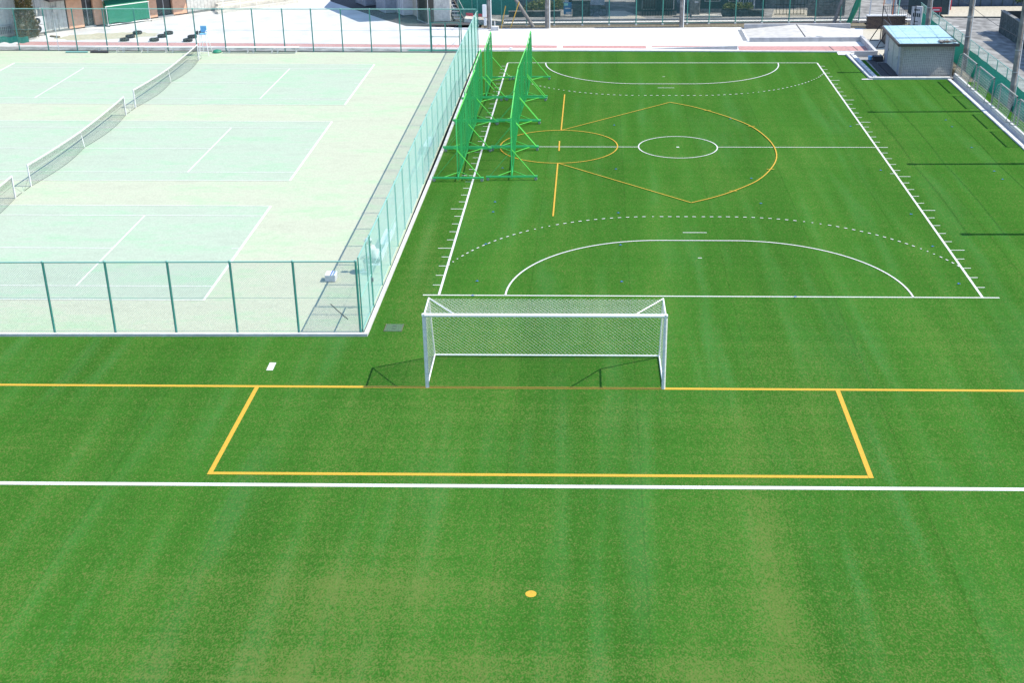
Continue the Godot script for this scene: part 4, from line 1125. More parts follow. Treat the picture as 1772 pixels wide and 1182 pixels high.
# ---------------------------------------------------------------- storage sheds and outside stair
func sheds():
	var ap := MB.new(); ap.poly(PackedVector2Array([Vector2(-16.5, 64.4), Vector2(-10.4, 55.5), Vector2(-8.6, 53.3), Vector2(-2.7, 53.6), Vector2(-2.7, 75), Vector2(-20, 75)]), .01)
	setting("shed_apron", ap, M.asphalt, "dark asphalt in front of the storage sheds")
	var cabinet := func(called: String, label: String, c: Vector2, w: float, d: float, h: float, ang: float, m: Material, grp: String):
		var t := thing(called, label, "shed", px(c.x, c.y), ang, grp)
		var q := MB.new(); q.cbox(Vector3(0, h / 2 + .06, 0), Vector3(w, h, d), .02); obj("body", q, m, t)
		q = MB.new(); q.box(Vector3(0, .04, 0), Vector3(w - .06, .08, d - .06)); obj("base", q, M.dark, t)
		q = MB.new(); q.cbox(Vector3(0, h + .1, 0), Vector3(w + .12, .07, d + .12), .015); obj("roof", q, M.galv, t)
		for k in 2:
			q = MB.new(); q.cbox(Vector3((k - .5) * w * .47, h / 2 + .05, d / 2 + .015), Vector3(w * .45, h * .9, .03), .008); var dn := obj("door", q, m, t)
			q = MB.new(); q.box(Vector3((k - .5) * w * .12, h / 2, d / 2 + .045), Vector3(.03, .14, .03)); obj("handle", q, M.galv, dn)
		for k in 4: q = MB.new(); q.box(Vector3(-w / 2 - .008, h / 2 + .06, -d / 2 + d * (k + .5) / 4), Vector3(.016, h * .92, .03)); obj("rib", q, M.galv, t)
	var g := "storage sheds at the back of the yard"
	cabinet.call("storage_shed", "grey storage shed with bluish shade in its colour, leftmost at the back of the yard", Vector2(-13.0, 63.0), 1.6, 2.2, 2.4, .55, M.shed_blue_shade, g)
	cabinet.call("storage_shed", "pale grey storage shed standing forward of its neighbours", Vector2(-11.0, 59.55), 1.1, 2.2, 2.5, .5, M.shed_blue_shade, g)
	cabinet.call("storage_shed", "light grey storage shed between the pale grey and cream ones", Vector2(-9.3, 58.5), 1.2, 2.0, 2.5, .45, M.house_white, g)
	cabinet.call("storage_shed", "narrow cream storage shed next to the dark mesh frame", Vector2(-8.1, 57.4), .8, 1.8, 2.5, .4, M.cream, g)
	cabinet.call("storage_shed", "white ribbed container shed below the outside stair", Vector2(-6.1, 55.9), 1.3, 2.2, 2.6, .08, M.siding_white_lit, g)
	# roof over the row; its shade falls on the yard
	var r := thing("shed_canopy", "flat roof on posts over the row of storage sheds", "canopy", px(-10, 60))
	var q := MB.new(); q.prism(PackedVector2Array([Vector2(-13.4, 61.6), Vector2(-9.4, 55.05), Vector2(-7.0, 55.7), Vector2(-6.5, 58), Vector2(-10, 67), Vector2(-13.5, 66)]), 3.85, 4.0); var rm := obj("roof_slab", q, M.galv, r); rm.position = -r.position
	for p in [[-13.2, 61.9], [-7.4, 56.2], [-10.3, 66.0], [-12.9, 65.5]]: q = MB.new(); q.bar(px(p[0], p[1]) - r.position, px(p[0], p[1], 3.86) - r.position, .05, 8); obj("post", q, M.galv, r)
	# dark mesh frame
	var f := thing("mesh_enclosure", "dark mesh panel in a white frame between two sheds", "panel", px(-7.5, 54.9))
	var a := px(-8.05, 55.85) - f.position; var b := px(-7.0, 54.05) - f.position
	q = MB.new(); q.path([a, b, b + Vector3(0, 2.2, 0), a + Vector3(0, 2.2, 0), a], .028, 6); obj("frame", q, M.house_white, f)
	q = MB.new(); chainlink(q, a, b - a, Vector3(0, 2.2, 0), .03, .004); obj("mesh", q, M.dark_net, f).set_meta("kind", "stuff")
	q = MB.new(); q.box((a + b) / 2 + Vector3(.25, 1.1, -.35), Vector3(.5, 2.1, 1.7), Basis(Vector3.UP, .52)); obj("back_panel", q, M.dark, f)
	# outside stair
	var s := thing("outside_stair", "dark steel outside stair beside the white container shed", "stair", px(-4.7, 55.0))
	for e in [-5.1, -4.35]:
		q = MB.new(); q.beam(px(e, 55.0, .05) - s.position, px(e - 1.9, 56.6, 3.2) - s.position, .06, .18); obj("stringer", q, M.black_metal, s)
		q = MB.new(); q.bar(px(e, 55.0, .9) - s.position, px(e - 1.9, 56.6, 4.05) - s.position, .02, 6)
		for k in 5: var u := k / 4.0; q.bar(px(e - 1.9 * u, 55.0 + 1.6 * u, .05 + 3.15 * u) - s.position, px(e - 1.9 * u, 55.0 + 1.6 * u, .9 + 3.15 * u) - s.position, .014, 6)
		obj("handrail", q, M.galv, s)
	for k in 13: var u := (k + .5) / 13.0; q = MB.new(); q.box(px(-4.72 - 1.9 * u, 55.0 + 1.6 * u, .1 + 3.15 * u) - s.position, Vector3(.72, .035, .24), Basis(Vector3.UP, 0.0)); obj("tread", q, M.galv, s)
	# green screen and striped barrier behind
	var gs := thing("green_screen", "dark green screen standing behind the outside stair", "screen", px(-2.6, 57.2))
	for k in 4: q = MB.new(); q.cbox(Vector3(-1.9 + k * 1.15, 1.55, 0), Vector3(1.12, 3.1, .05), .01); obj("panel", q, M.cloth, gs)
	for k in 5: q = MB.new(); q.bar(Vector3(-2.47 + k * 1.15, 0, .05), Vector3(-2.47 + k * 1.15, 3.15, .05), .03, 6); obj("post", q, M.teal_rail, gs)
	for k in 3:
		q = MB.new(); q.cbox(px(-4.0 + k * .72, 55.6 - k * .3, .42), Vector3(.6, .22, .04), .01, Basis(Vector3.UP, -.35)); tag(obj("barrier_board", q, M.red), ["left", "middle", "right"][k] + " red and white barrier board beside the outside stair", "barrier", "barrier boards by the stair")
	var bk := MB.new(); bk.prism(PackedVector2Array([Vector2(-4.3, 54.6), Vector2(-1.2, 53.3), Vector2(-1.2, 53.7), Vector2(-4.3, 56.4)]), 0, .3)
	setting("stone_step", bk, M.off_white, "pale stone step at the foot of the stair")

# ---------------------------------------------------------------- street behind the green net fence
func bush(t: Node3D, c: Vector3, s: Vector3, count: int, m: Array, leaf: float, seed_: int):
	rng.seed = seed_
	for k in m.size():
		var mb := MB.new()
		for i in count:
			var d := Vector3(rng.randfn(), absf(rng.randfn()), rng.randfn()).normalized()
			var p := c + d * s * (1.0 - .45 * pow(rng.randf(), 2.0)) * (1.0 + .2 * sin(d.x * 7 + seed_) * cos(d.z * 6))
			var e := Vector3(rng.randf_range(-1, 1), rng.randf_range(-.3, 1), rng.randf_range(-1, 1)).normalized()
			var f := e.cross(Vector3(rng.randf_range(-1, 1), rng.randf_range(-1, 1), rng.randf_range(-1, 1))).normalized()
			var l := leaf * rng.randf_range(.6, 1.3)
			mb.quad(p - f * l * .3, p + e * l * .5 - f * l * .15, p + e * l, p + e * l * .5 + f * l * .3)
		obj("crown", mb, m[k], t).set_meta("kind", "stuff")

func street():
	var r := MB.new(); r.poly(PackedVector2Array([Vector2(-2.4, 53.2), Vector2(29.5, 53.6), Vector2(29.5, 55.2), Vector2(-2.4, 55.0)]), .012)
	setting("road", r, M.asphalt, "dark asphalt road behind the green net fence")
	r = MB.new(); strip(r, [Vector2(-2.4, 54.35), Vector2(29.5, 54.75)], .6, .018); setting("road_line", r, M.pale_line, "white edge line of the road")
	r = MB.new(); r.prism(PackedVector2Array([Vector2(-2.4, 55.0), Vector2(29.5, 55.2), Vector2(29.5, 70), Vector2(-2.4, 70)]), 0, .1); setting("pavement", r, M.asphalt_pale, "pavement and plots beyond the road")
	r = MB.new(); r.beam(px(-2.4, 54.95, .07), px(29.5, 55.15, .07), .12, .14); setting("road_kerb", r, M.wall_concrete, "grey kerb on the far side of the road")
	r = MB.new(); r.prism(PackedVector2Array([Vector2(-2.6, 52.25), Vector2(16.4, 52.1), Vector2(16.5, 51.56), Vector2(24.2, 51.56), Vector2(25.5, 51.4), Vector2(25.5, 53.2), Vector2(-2.6, 53.1)]), -.02, .05); setting("earth_verge", r, M.dirt, "brown earth verge along the green net fence")
	# net fence: posts, rails, netting
	var t := thing("net_fence", "tall dark green net fence between the yard and the road", "fence", px(-1.3, 52.95, .05))
	var o := -t.position
	var py := func(x: float) -> float: return 52.85 + maxf(0.0, x - 8.0) * .045
	for x in [-3.1, -1.3, .56, 2.62, 4.72, 6.71, 8.71, 10.68, 12.5, 14.12, 16.07, 18.05, 20.03, 21.96, 23.83, 25.2]:
		var p := MB.new(); p.bar(px(x, py.call(x), .0) + o, px(x, py.call(x), 4.5) + o, .04, 8); obj("post", p, M.teal, t)
		p = MB.new(); p.cbox(px(x, py.call(x), .08) + o, Vector3(.16, .14, .16), .02); obj("footing", p, M.concrete_clean, t)
	for z in [.16, 2.3, 4.45]: var p := MB.new(); p.path([px(-3.1, py.call(-3.1), z) + o, px(8.0, py.call(8.0), z) + o, px(25.2, py.call(25.2), z) + o], .018, 6); obj("rail", p, M.teal, t)
	for e in [[-3.1, 8.0], [8.0, 25.2]]:
		var p := MB.new(); chainlink(p, px(e[0], py.call(e[0]), .16) + o, px(e[1], py.call(e[1])) - px(e[0], py.call(e[0])), Vector3(0, 4.3, 0), .036, .0036); obj("netting", p, mat(.035, .16, .14, .8), t).set_meta("kind", "stuff")
	# poles on the yard side
	var pole := func(label: String, x: float, y: float, rad: float, pale_pipe: float) -> Node3D:
		var q := thing("utility_pole", label, "pole", px(x, y), 0.0, "poles along the green net fence")
		var m := MB.new(); m.bar(Vector3.ZERO, Vector3(0, 8.0, 0), rad, 14, rad * .75); obj("shaft", m, M.pole, q)
		m = MB.new(); m.bar(Vector3(pale_pipe, .02, .05), Vector3(pale_pipe, 7.5, .05), .04, 8); obj("pale_pipe", m, M.white, q)
		return q
	var p1: Node3D = pole.call("dark pole with a white meter box beside the outside stair", -2.2, 51.95, .13, .17)
	var m1 := MB.new(); m1.cbox(Vector3(-.3, 1.35, .08), Vector3(.3, .9, .22), .02); obj("meter_box", m1, M.white, p1)
	m1 = MB.new(); m1.cbox(Vector3(-.26, .55, .08), Vector3(.2, .55, .18), .02); obj("junction_box", m1, M.white_worn, p1)
	pole.call("thick grey concrete pole with a white pipe, left of the blue sign", 2.12, 52.1, .16, .19)
	pole.call("grey concrete pole with a white pipe standing mid-fence", 12.0, 52.15, .13, .17)
	for e in [[1.1, 52.45, -.95, 52.6, 3.2, "leaning grey brace pole left of the thick concrete pole"], [23.26, 53.0, 24.2, 53.1, 3.4, "leaning dark brace pole behind the ramp"]]:
		var m := MB.new(); m.bar(px(e[0], e[1], 0), px(e[0] + (e[2] - e[0]) * 1.3, e[3], e[4] * 1.3), .13, 12, .11); tag(obj("brace_pole", m, M.pole), e[5], "pole")
	var gb := MB.new()
	var last := px(24.35, 52.95, .1)
	for i in 10:
		var u := (i + 1) / 10.0; var nx := px(24.35 + 1.0 * u + .12 * sin(u * 3.0), 52.95, .1 + 3.6 * u)
		gb.bar(last, nx, .2 - .02 * sin(i * 1.4), 12, .2 - .02 * sin((i + 1) * 1.4)); last = nx
	tag(obj("gathered_net", gb, M.tarp), "gathered bright green net hanging at the end of the fence", "net")
	for e in [[-1.3, 51.95, -.95, 1.65, "left"], [-.62, 52.15, .05, 1.9, "right"]]:
		var m := MB.new(); m.bar(px(e[0], e[1]), px(e[2], e[1] + .2, e[3]), .032, 8); tag(obj("guy_cover", m, M.yellow), "yellow guy wire cover leaning by the dark pole, %s one" % e[4], "guy cover", "yellow guy wire covers")
	var sb := thing("concrete_block", "small white concrete block with a stub post by the dark pole", "block", px(-1.72, 51.4))
	var q := MB.new(); q.cbox(Vector3(0, .15, 0), Vector3(.55, .3, .35), .02); obj("block", q, M.concrete_clean, sb)
	q = MB.new(); q.bar(Vector3(0, .3, 0), Vector3(0, .65, 0), .03, 8); obj("stub_post", q, M.white, sb)
	# --- plots across the road, left to right
	var wall := func(called: String, label: String, cat: String, x0: float, x1: float, y: float, h: float, m: Material, bw: float, bh: float):
		var w := thing(called, label, cat, px(x0, y, .1))
		var core := MB.new(); core.box(Vector3((x1 - x0) / 2, h / 2, -.09), Vector3(x1 - x0 - .02, h - .02, .1)); obj("core", core, M.block_dark, w)
		var bm := MB.new(); bm.cbox(Vector3.ZERO, Vector3(bw - .015, bh - .015, .12), .006); var mesh := bm.mesh(m)
		var nx := int((x1 - x0) / bw); var nz := int(h / bh)
		for j in nz:
			for i in nx: put("block", mesh, w, Vector3((i + .5) * bw, (j + .5) * bh, 0), Basis(Vector3.UP, .004 * ((i * 5 + j * 3) % 3 - 1)))
		var cp := MB.new(); cp.cbox(Vector3((x1 - x0) / 2, h + .03, -.03), Vector3(x1 - x0 + .06, .06, .26), .01); obj("coping", cp, M.block, w)
		return w
	wall.call("block_wall", "low dark block wall left of the blue sign across the road", "wall", -1.0, 3.0, 56.2, .4, M.block_dark, .4, .2)
	wall.call("block_wall", "dark block wall right of the blue sign with a bicycle behind", "wall", 3.9, 5.3, 56.2, 1.2, M.block_dark, .4, .2)
	var hs := func(label: String, x0: float, x1: float, y: float, h: float, m: Material, wins: Array):
		var w := thing("house", label, "house", px((x0 + x1) / 2, y, .1))
		var b := MB.new(); b.box(Vector3(0, h / 2, -3.0), Vector3(x1 - x0, h, 6.0)); obj("wall", b, m, w)
		b = MB.new(); b.box(Vector3(0, .15, .01), Vector3(x1 - x0 + .04, .3, .06)); obj("plinth", b, M.block, w)
		b = MB.new(); b.box(Vector3(0, h + .1, -3.0), Vector3(x1 - x0 + .7, .2, 6.7)); obj("roof", b, M.house_dark, w)
		for e in wins:
			var f := MB.new(); f.cbox(Vector3(e[0], e[1], .02), Vector3(e[2] + .1, e[3] + .1, .08), .01); var fn := obj("window", f, M.house_white, w)
			f = MB.new(); f.box(Vector3(e[0], e[1], .07), Vector3(e[2], e[3], .02)); obj("pane", f, M.glass, fn)
		return w
	hs.call("slate grey house with ribbed siding across the road, leftmost", -2.3, 2.4, 58.4, 5.0, mat(.2, .26, .29, .7, "grain", .5), [[-1.0, 2.0, 1.2, 1.0], [1.2, 2.0, 1.0, 1.0]])
	hs.call("white house with dark windows behind the blue sign", 3.0, 6.4, 59.6, 5.0, M.house_white, [[-.9, 1.1, .5, 1.4], [.5, 1.7, 1.3, .7]])
	hs.call("timber house with shade in its dark colour right of the pale driveway", 8.9, 11.9, 56.6, 5.2, M.house_dark, [[-.6, 1.2, 1.0, 1.4], [.8, 1.2, .9, 1.4]])
	hs.call("dark house with a stone gatepost before it, middle of the street", 13.6, 17.4, 57.6, 5.2, M.house_dark, [[-.8, 1.4, 1.1, 1.0], [.9, 1.4, .9, 1.0]])
	hs.call("grey rendered house at the right end of the street", 19.0, 25.0, 59.5, 5.0, mat(.22, .25, .25, .8, "stain", .5), [[-1.4, 1.4, 1.1, 1.0], [1.6, 1.4, 1.1, 1.0]])
	# vertical timber ribs on the dark house
	var rb := thing("timber_screen", "dark vertical slat screen beside the timber house", "screen", px(9.3, 56.35, .1))
	for i in 12: q = MB.new(); q.box(Vector3(i * .2, 1.3, 0), Vector3(.07, 2.6, .06)); obj("slat", q, M.house_dark, rb)
	# driveway
	var dv := MB.new(); dv.poly(PackedVector2Array([Vector2(6.6, 55.3), Vector2(9.6, 55.3), Vector2(8.0, 58.6), Vector2(6.8, 58.6)]), .106); setting("driveway", dv, M.cream, "pale driveway across the road")
	# blue sign
	var sg := thing("blue_sign", "blue notice sign with pale lower corner behind the net fence", "sign", px(3.55, 56.3, .1))
	q = MB.new(); q.cbox(Vector3(0, .62, .02), Vector3(.62, .92, .03), .006); obj("panel", q, M.sign_blue, sg)
	for e in [[-.12, .92, .3, .18, M.teal_paint], [0.0, .62, .42, .09, M.house_white], [.08, .27, .42, .16, M.house_white]]: q = MB.new(); q.box(Vector3(e[0], e[1], .04), Vector3(e[2], e[3], .008)); obj("print", q, e[4], sg)
	for s in [-.25, .25]: q = MB.new(); q.bar(Vector3(s, 0, 0), Vector3(s, .9, 0), .02, 6); obj("leg", q, M.galv, sg)
	bicycle()
	# gatepost with name plate, low steps
	var gp := thing("gatepost", "stone gatepost with a pale name plate before the dark house", "gatepost", px(13.25, 56.0, .1))
	q = MB.new(); q.cbox(Vector3(0, .8, 0), Vector3(.75, 1.6, .4), .02); obj("pillar", q, M.block, gp)
	q = MB.new(); q.cbox(Vector3(.1, 1.1, .21), Vector3(.28, .13, .03), .005); obj("name_plate", q, M.house_white, gp)
	q = MB.new(); q.cbox(Vector3(.9, .08, .25), Vector3(2.3, .16, .6), .02); obj("step", q, M.off_white, gp)
	# planter with shrubs
	var pn := thing("planter", "long dark block planter below the pale green shrubs", "planter", px(16.9, 56.1, .1))
	for i in 8:
		for j in 2: q = MB.new(); q.cbox(Vector3(-1.4 + i * .4, .12 + j * .24, 0), Vector3(.39, .23, .5), .015); obj("block", q, M.block_dark, pn)
	q = MB.new(); q.box(Vector3(0, .44, 0), Vector3(3.1, .06, .4)); obj("soil", q, M.dirt, pn)
	var lf := [mat(.14, .18, .05, .7), mat(.24, .25, .1, .7), mat(.06, .11, .03, .7)]
	var ix := 0
	for e in [[15.9, .5], [16.6, .42], [17.3, .38]]:
		var b := thing("shrub", ["bushy pale green shrub at the left end of the planter", "pale green shrub in the middle of the planter", "small pale shrub at the right end of the planter"][ix], "shrub", px(e[0], 56.1, .55), 0.0, "shrubs in the long planter")
		q = MB.new(); q.bar(Vector3(0, -.05, 0), Vector3(0, .25, 0), .03, 6, .01); obj("trunk", q, M.wood, b)
		bush(b, Vector3(0, .12, 0), Vector3(e[1], .38, .3), 240, lf, .13, 40 + ix); ix += 1
	var hg := thing("shrub", "dark leafy shrub growing behind the low block wall by the thick pole", "shrub", px(1.4, 57.1, .1))
	q = MB.new(); q.bar(Vector3.ZERO, Vector3(0, .5, 0), .04, 6, .02); obj("trunk", q, M.wood, hg)
	bush(hg, Vector3(0, .35, 0), Vector3(1.2, .8, .5), 420, lf, .16, 47)
	hg = thing("shrub", "yellowish shrub just left of the blue sign", "shrub", px(2.85, 56.9, .1))
	q = MB.new(); q.bar(Vector3.ZERO, Vector3(0, .5, 0), .04, 6, .02); obj("trunk", q, M.wood, hg)
	bush(hg, Vector3(0, .5, 0), Vector3(.55, .7, .4), 260, lf, .14, 48)
	# white louvred box and plants behind planter
	var wl := thing("white_trellis", "white trellis panel above the planter", "trellis", px(17.2, 56.9, .1))
	for i in 7: q = MB.new(); q.box(Vector3(-.6 + i * .2, 1.15, 0), Vector3(.05, 1.0, .03)); obj("slat", q, M.house_white, wl)
	for z in [.65, 1.65]: q = MB.new(); q.box(Vector3(0, z, .03), Vector3(1.4, .06, .03)); obj("rail", q, M.house_white, wl)
	for x in [-.66, .66]: q = MB.new(); q.box(Vector3(x, .8, -.03), Vector3(.06, 1.7, .03)); obj("post", q, M.house_white, wl)
	# iron gate
	var ig := thing("iron_gate", "black iron bar gate between planter and block wall", "gate", px(19.3, 56.2, .1))
	for i in 9: q = MB.new(); q.bar(Vector3(.15 + i * .26, .05, 0), Vector3(.15 + i * .26, 1.6, 0), .02, 6); obj("bar", q, M.black_metal, ig)
	for z in [.1, .8, 1.5]: q = MB.new(); q.box(Vector3(1.15, z, 0), Vector3(2.3, .05, .04)); obj("rail", q, M.black_metal, ig)
	var pv := MB.new(); pv.poly(PackedVector2Array([Vector2(19.0, 55.3), Vector2(22.4, 55.3), Vector2(22.0, 58.6), Vector2(19.6, 58.6)]), .107); setting("driveway", pv, M.cream, "pale paving behind the iron gate")
	# block wall with openings
	var bw := thing("block_wall", "grey concrete block wall with pattern openings at the right", "wall", px(21.75, 55.95, .1))
	var blk := MB.new(); blk.cbox(Vector3.ZERO, Vector3(.385, .185, .12), .006); var bmesh := blk.mesh(M.block)
	for j in 9:
		for i in 7:
			if j in [5, 6, 7] and i in [3, 4, 5]:
				var hb_ := MB.new(); hb_.box(Vector3(0, .07, 0), Vector3(.385, .045, .12)); hb_.box(Vector3(0, -.07, 0), Vector3(.385, .045, .12)); hb_.box(Vector3(-.17, 0, 0), Vector3(.045, .1, .12)); hb_.box(Vector3(.17, 0, 0), Vector3(.045, .1, .12))
				put("pattern_block", hb_.mesh(M.block), bw, Vector3(.2 + i * .4, .1 + j * .2, 0))
			else: put("block", bmesh, bw, Vector3(.2 + i * .4, .1 + j * .2, 0))
	q = MB.new(); q.cbox(Vector3(1.4, 1.84, 0), Vector3(2.86, .07, .2), .01); obj("coping", q, M.block, bw)
	# brick plinth with white sill and poles
	var bp := thing("brick_plinth", "dark brick plinth with white coping beside the steel stair", "wall", px(25.35, 51.2, .0))
	var bk := MB.new(); bk.cbox(Vector3.ZERO, Vector3(.222, .082, .12), .004); var bkm := bk.mesh(M.brick); var bkm2 := bk.mesh(mat(.13, .1, .095, .9, "worn", 1.2))
	for j in 10:
		for i in 12: put("brick", bkm if (i * 3 + j * 7) % 4 else bkm2, bp, Vector3(.115 + i * .232 - (.1 if j % 2 else 0.0), .045 + j * .09, 0))
	q = MB.new(); q.box(Vector3(1.35, .45, -.2), Vector3(2.7, .9, .28)); obj("core", q, M.block_dark, bp)
	q = MB.new(); q.cbox(Vector3(1.35, .95, -.1), Vector3(2.85, .07, .5), .01); obj("coping", q, M.house_white, bp)
	for e in [[.12, M.house_white, .04], [1.05, M.orange_paint, .03], [1.75, M.orange_paint, .03], [2.15, M.teal_paint, .03]]:
		q = MB.new(); q.bar(Vector3(e[0], .98, -.1), Vector3(e[0] + .05, 3.6, -.1), e[2], 8); obj("flag_pole", q, e[1], bp)
	q = MB.new(); q.cbox(Vector3(1.4, 2.0, -.12), Vector3(.38, .5, .03), .005); obj("notice", q, M.house_white, bp)
	var gpole := thing("steel_post", "thick grey-blue steel post behind the steel stair railing", "post", px(27.3, 51.9, .0))
	q = MB.new(); q.bar(Vector3.ZERO, Vector3(0, 5.0, 0), .16, 14); obj("shaft", q, M.shed_blue_shade, gpole)
	q = MB.new(); q.cbox(Vector3(0, .2, 0), Vector3(.5, .4, .5), .02); obj("base", q, M.house_dark, gpole)
	right_road()

func bicycle():
	var t := thing("bicycle", "dark bicycle leaning behind the block wall across the road", "bicycle", px(5.75, 56.2, .1))
	var wheel := MB.new()
	for i in 24:
		var a := TAU * i / 24.0; var b := TAU * (i + 1) / 24.0
		wheel.bar(Vector3(cos(a) * .31, sin(a) * .31, 0), Vector3(cos(b) * .31, sin(b) * .31, 0), .018, 6)
	for i in 12: var a := TAU * i / 12.0; wheel.bar(Vector3.ZERO, Vector3(cos(a) * .3, sin(a) * .3, 0), .003, 3)
	var wm := wheel.mesh(M.rubber)
	put("wheel", wm, t, Vector3(-.5, .33, 0)); put("wheel", wm, t, Vector3(.5, .33, 0))
	var f := MB.new()
	f.path([Vector3(-.5, .33, 0), Vector3(-.1, .32, 0), Vector3(-.22, .8, 0), Vector3(-.5, .33, 0)], .016, 6); f.path([Vector3(-.1, .32, 0), Vector3(.34, .75, 0), Vector3(-.2, .72, 0)], .018, 6); f.bar(Vector3(.32, .9, 0), Vector3(.5, .33, 0), .016, 6)
	obj("frame", f, M.house_dark, t)
	f = MB.new(); f.cbox(Vector3(-.23, .84, 0), Vector3(.26, .06, .15), .02); obj("saddle", f, M.dark, t)
	f = MB.new(); f.path([Vector3(.26, .98, .26), Vector3(.34, .96, 0), Vector3(.26, .98, -.26)], .014, 6); obj("handlebar", f, M.galv, t)
	f = MB.new(); f.cbox(Vector3(.55, .72, 0), Vector3(.3, .22, .3), .02); obj("basket", f, M.dark, t)

func right_road():
	var r := MB.new(); r.poly(PackedVector2Array([Vector2(29.79, -29.77), Vector2(36.50, -29.77), Vector2(36.50, 56.64), Vector2(29.89, 57.25)]), -.286); setting("side_road", r, M.asphalt_pale, "pale asphalt road on the right")
	r = MB.new(); r.poly(PackedVector2Array([Vector2(32.33, 57.15), Vector2(48.70, 56.24), Vector2(48.70, 61.73), Vector2(32.33, 61.73)]), -.28); setting("forecourt", r, M.cream, "pale concrete forecourt at the end of the road")
	r = MB.new(); r.beam(px(32.33, 57.10, -0.250), px(46.67, 56.29, -0.250), .15, .07); setting("forecourt_kerb", r, M.block_dark, "dark kerb before the forecourt")
	for e in [[31.4, 54.8], [31.6, 53.5], [32.0, 51.8]]: var s := MB.new(); strip(s, [Vector2(e[0], e[1]), Vector2(e[0] + .9, e[1])], .22, -.282); setting("road_marking", s, M.white_line, "white marking on the side road")
	var bd := thing("dark_building", "dark blue walled building at the top right", "building", px(38.54, 61.93, -0.300))
	var q := MB.new(); q.box(Vector3(0, 2.5, -3), Vector3(10, 5, 6)); obj("wall", q, mat(.06, .11, .17, .6, "grain", .4), bd)
	for i in 12: q = MB.new(); q.box(Vector3(-4.8 + i * .85, 2.5, .02), Vector3(.05, 5, .04)); obj("rib", q, M.house_dark, bd)
	q = MB.new(); q.box(Vector3(0, 5.1, -3), Vector3(10.4, .2, 6.4)); obj("roof", q, M.house_dark, bd)
	var gw := thing("green_wall", "dark green panelled wall behind the farthest pole", "wall", px(31.32, 58.37, -0.300))
	for i in 5: q = MB.new(); q.cbox(Vector3(-1.2 + i * .62, 1.5, 0), Vector3(.6, 3.0, .08), .01); obj("panel", q, M.house_dark, gw)
	q = MB.new(); q.bar(Vector3(1.6, 0, .1), Vector3(1.6, 3.2, .1), .05, 8); obj("post", q, M.house_white, gw)
	var rp := MB.new(); rp.cbox(px(33.35, 60.30, 0.900), Vector3(.45, 2.4, .2), .02); tag(obj("red_banner", rp, M.red), "tall red banner board at the forecourt edge", "banner")
	var rs := thing("red_sign", "small red and white sign at the road corner", "sign", px(31.42, 56.24, -0.300))
	q = MB.new(); q.cbox(Vector3(0, .75, 0), Vector3(.8, .35, .05), .01); obj("panel", q, M.red, rs)
	q = MB.new(); q.box(Vector3(0, .74, .03), Vector3(.5, .1, .01)); obj("print", q, M.house_white, rs)
	for x in [-.3, .3]: q = MB.new(); q.bar(Vector3(x, 0, 0), Vector3(x, .6, 0), .025, 6); obj("leg", q, M.galv, rs)
	# block wall along the road and the house and tree behind
	var w := thing("block_wall", "dark grey block wall along the right-hand road", "wall", px(34.82, 51.26, -0.300))
	var bm := MB.new(); bm.cbox(Vector3.ZERO, Vector3(.14, .245, .59), .008); var mesh := bm.mesh(M.block_dark)
	for i in 34:
		for j in 6: put("block", mesh, w, Vector3(0, .125 + j * .25, .3 + i * .6))
	q = MB.new(); q.box(Vector3(.12, .74, 10.2), Vector3(.1, 1.46, 20.3)); obj("core", q, M.house_dark, w)
	q = MB.new(); q.cbox(Vector3(.05, 1.54, 10.2), Vector3(.3, .07, 20.5), .01); obj("coping", q, M.block, w)
	var e2 := thing("block_wall", "short return of the dark block wall at the road corner", "wall", px(34.98, 51.31, -0.300))
	for i in 5:
		for j in 6: var b2 := put("block", mesh, e2, Vector3(.3 + i * .6, .125 + j * .25, 0), Basis(Vector3.UP, PI / 2))
	var h := thing("house", "dark house behind the right-hand block wall", "house", px(39.75, 39.36, -0.300))
	q = MB.new(); q.box(Vector3(0, 2.0, 0), Vector3(7.0, 4.0, 17.0)); obj("wall", q, M.house_dark, h)
	q = MB.new(); q.box(Vector3(0, 4.1, 0), Vector3(7.4, .2, 17.4)); obj("roof", q, M.galv, h)
	for k in 4: q = MB.new(); q.box(Vector3(-3.52, 1.9, -6 + k * 4.0), Vector3(.06, 1.2, 1.6)); obj("window", q, M.glass, h)
	var tr := thing("garden_tree", "leafy green tree above the corner of the block wall", "tree", px(36.60, 50.44, -0.300))
	q = MB.new(); q.bar(Vector3.ZERO, Vector3(0, 2.2, 0), .1, 8, .06)
	for k in 6: q.bar(Vector3(0, 1.4 + k * .12, 0), Vector3(cos(k * 1.1) * .8, 2.5 + .1 * k, sin(k * 1.1) * .8), .04, 6, .015)
	obj("trunk", q, M.wood, tr)
	bush(tr, Vector3(0, 2.3, 0), Vector3(1.3, 1.2, 1.3), 900, [mat(.05, .1, .03, .7), mat(.09, .15, .05, .7), mat(.15, .19, .08, .7)], .17, 61)

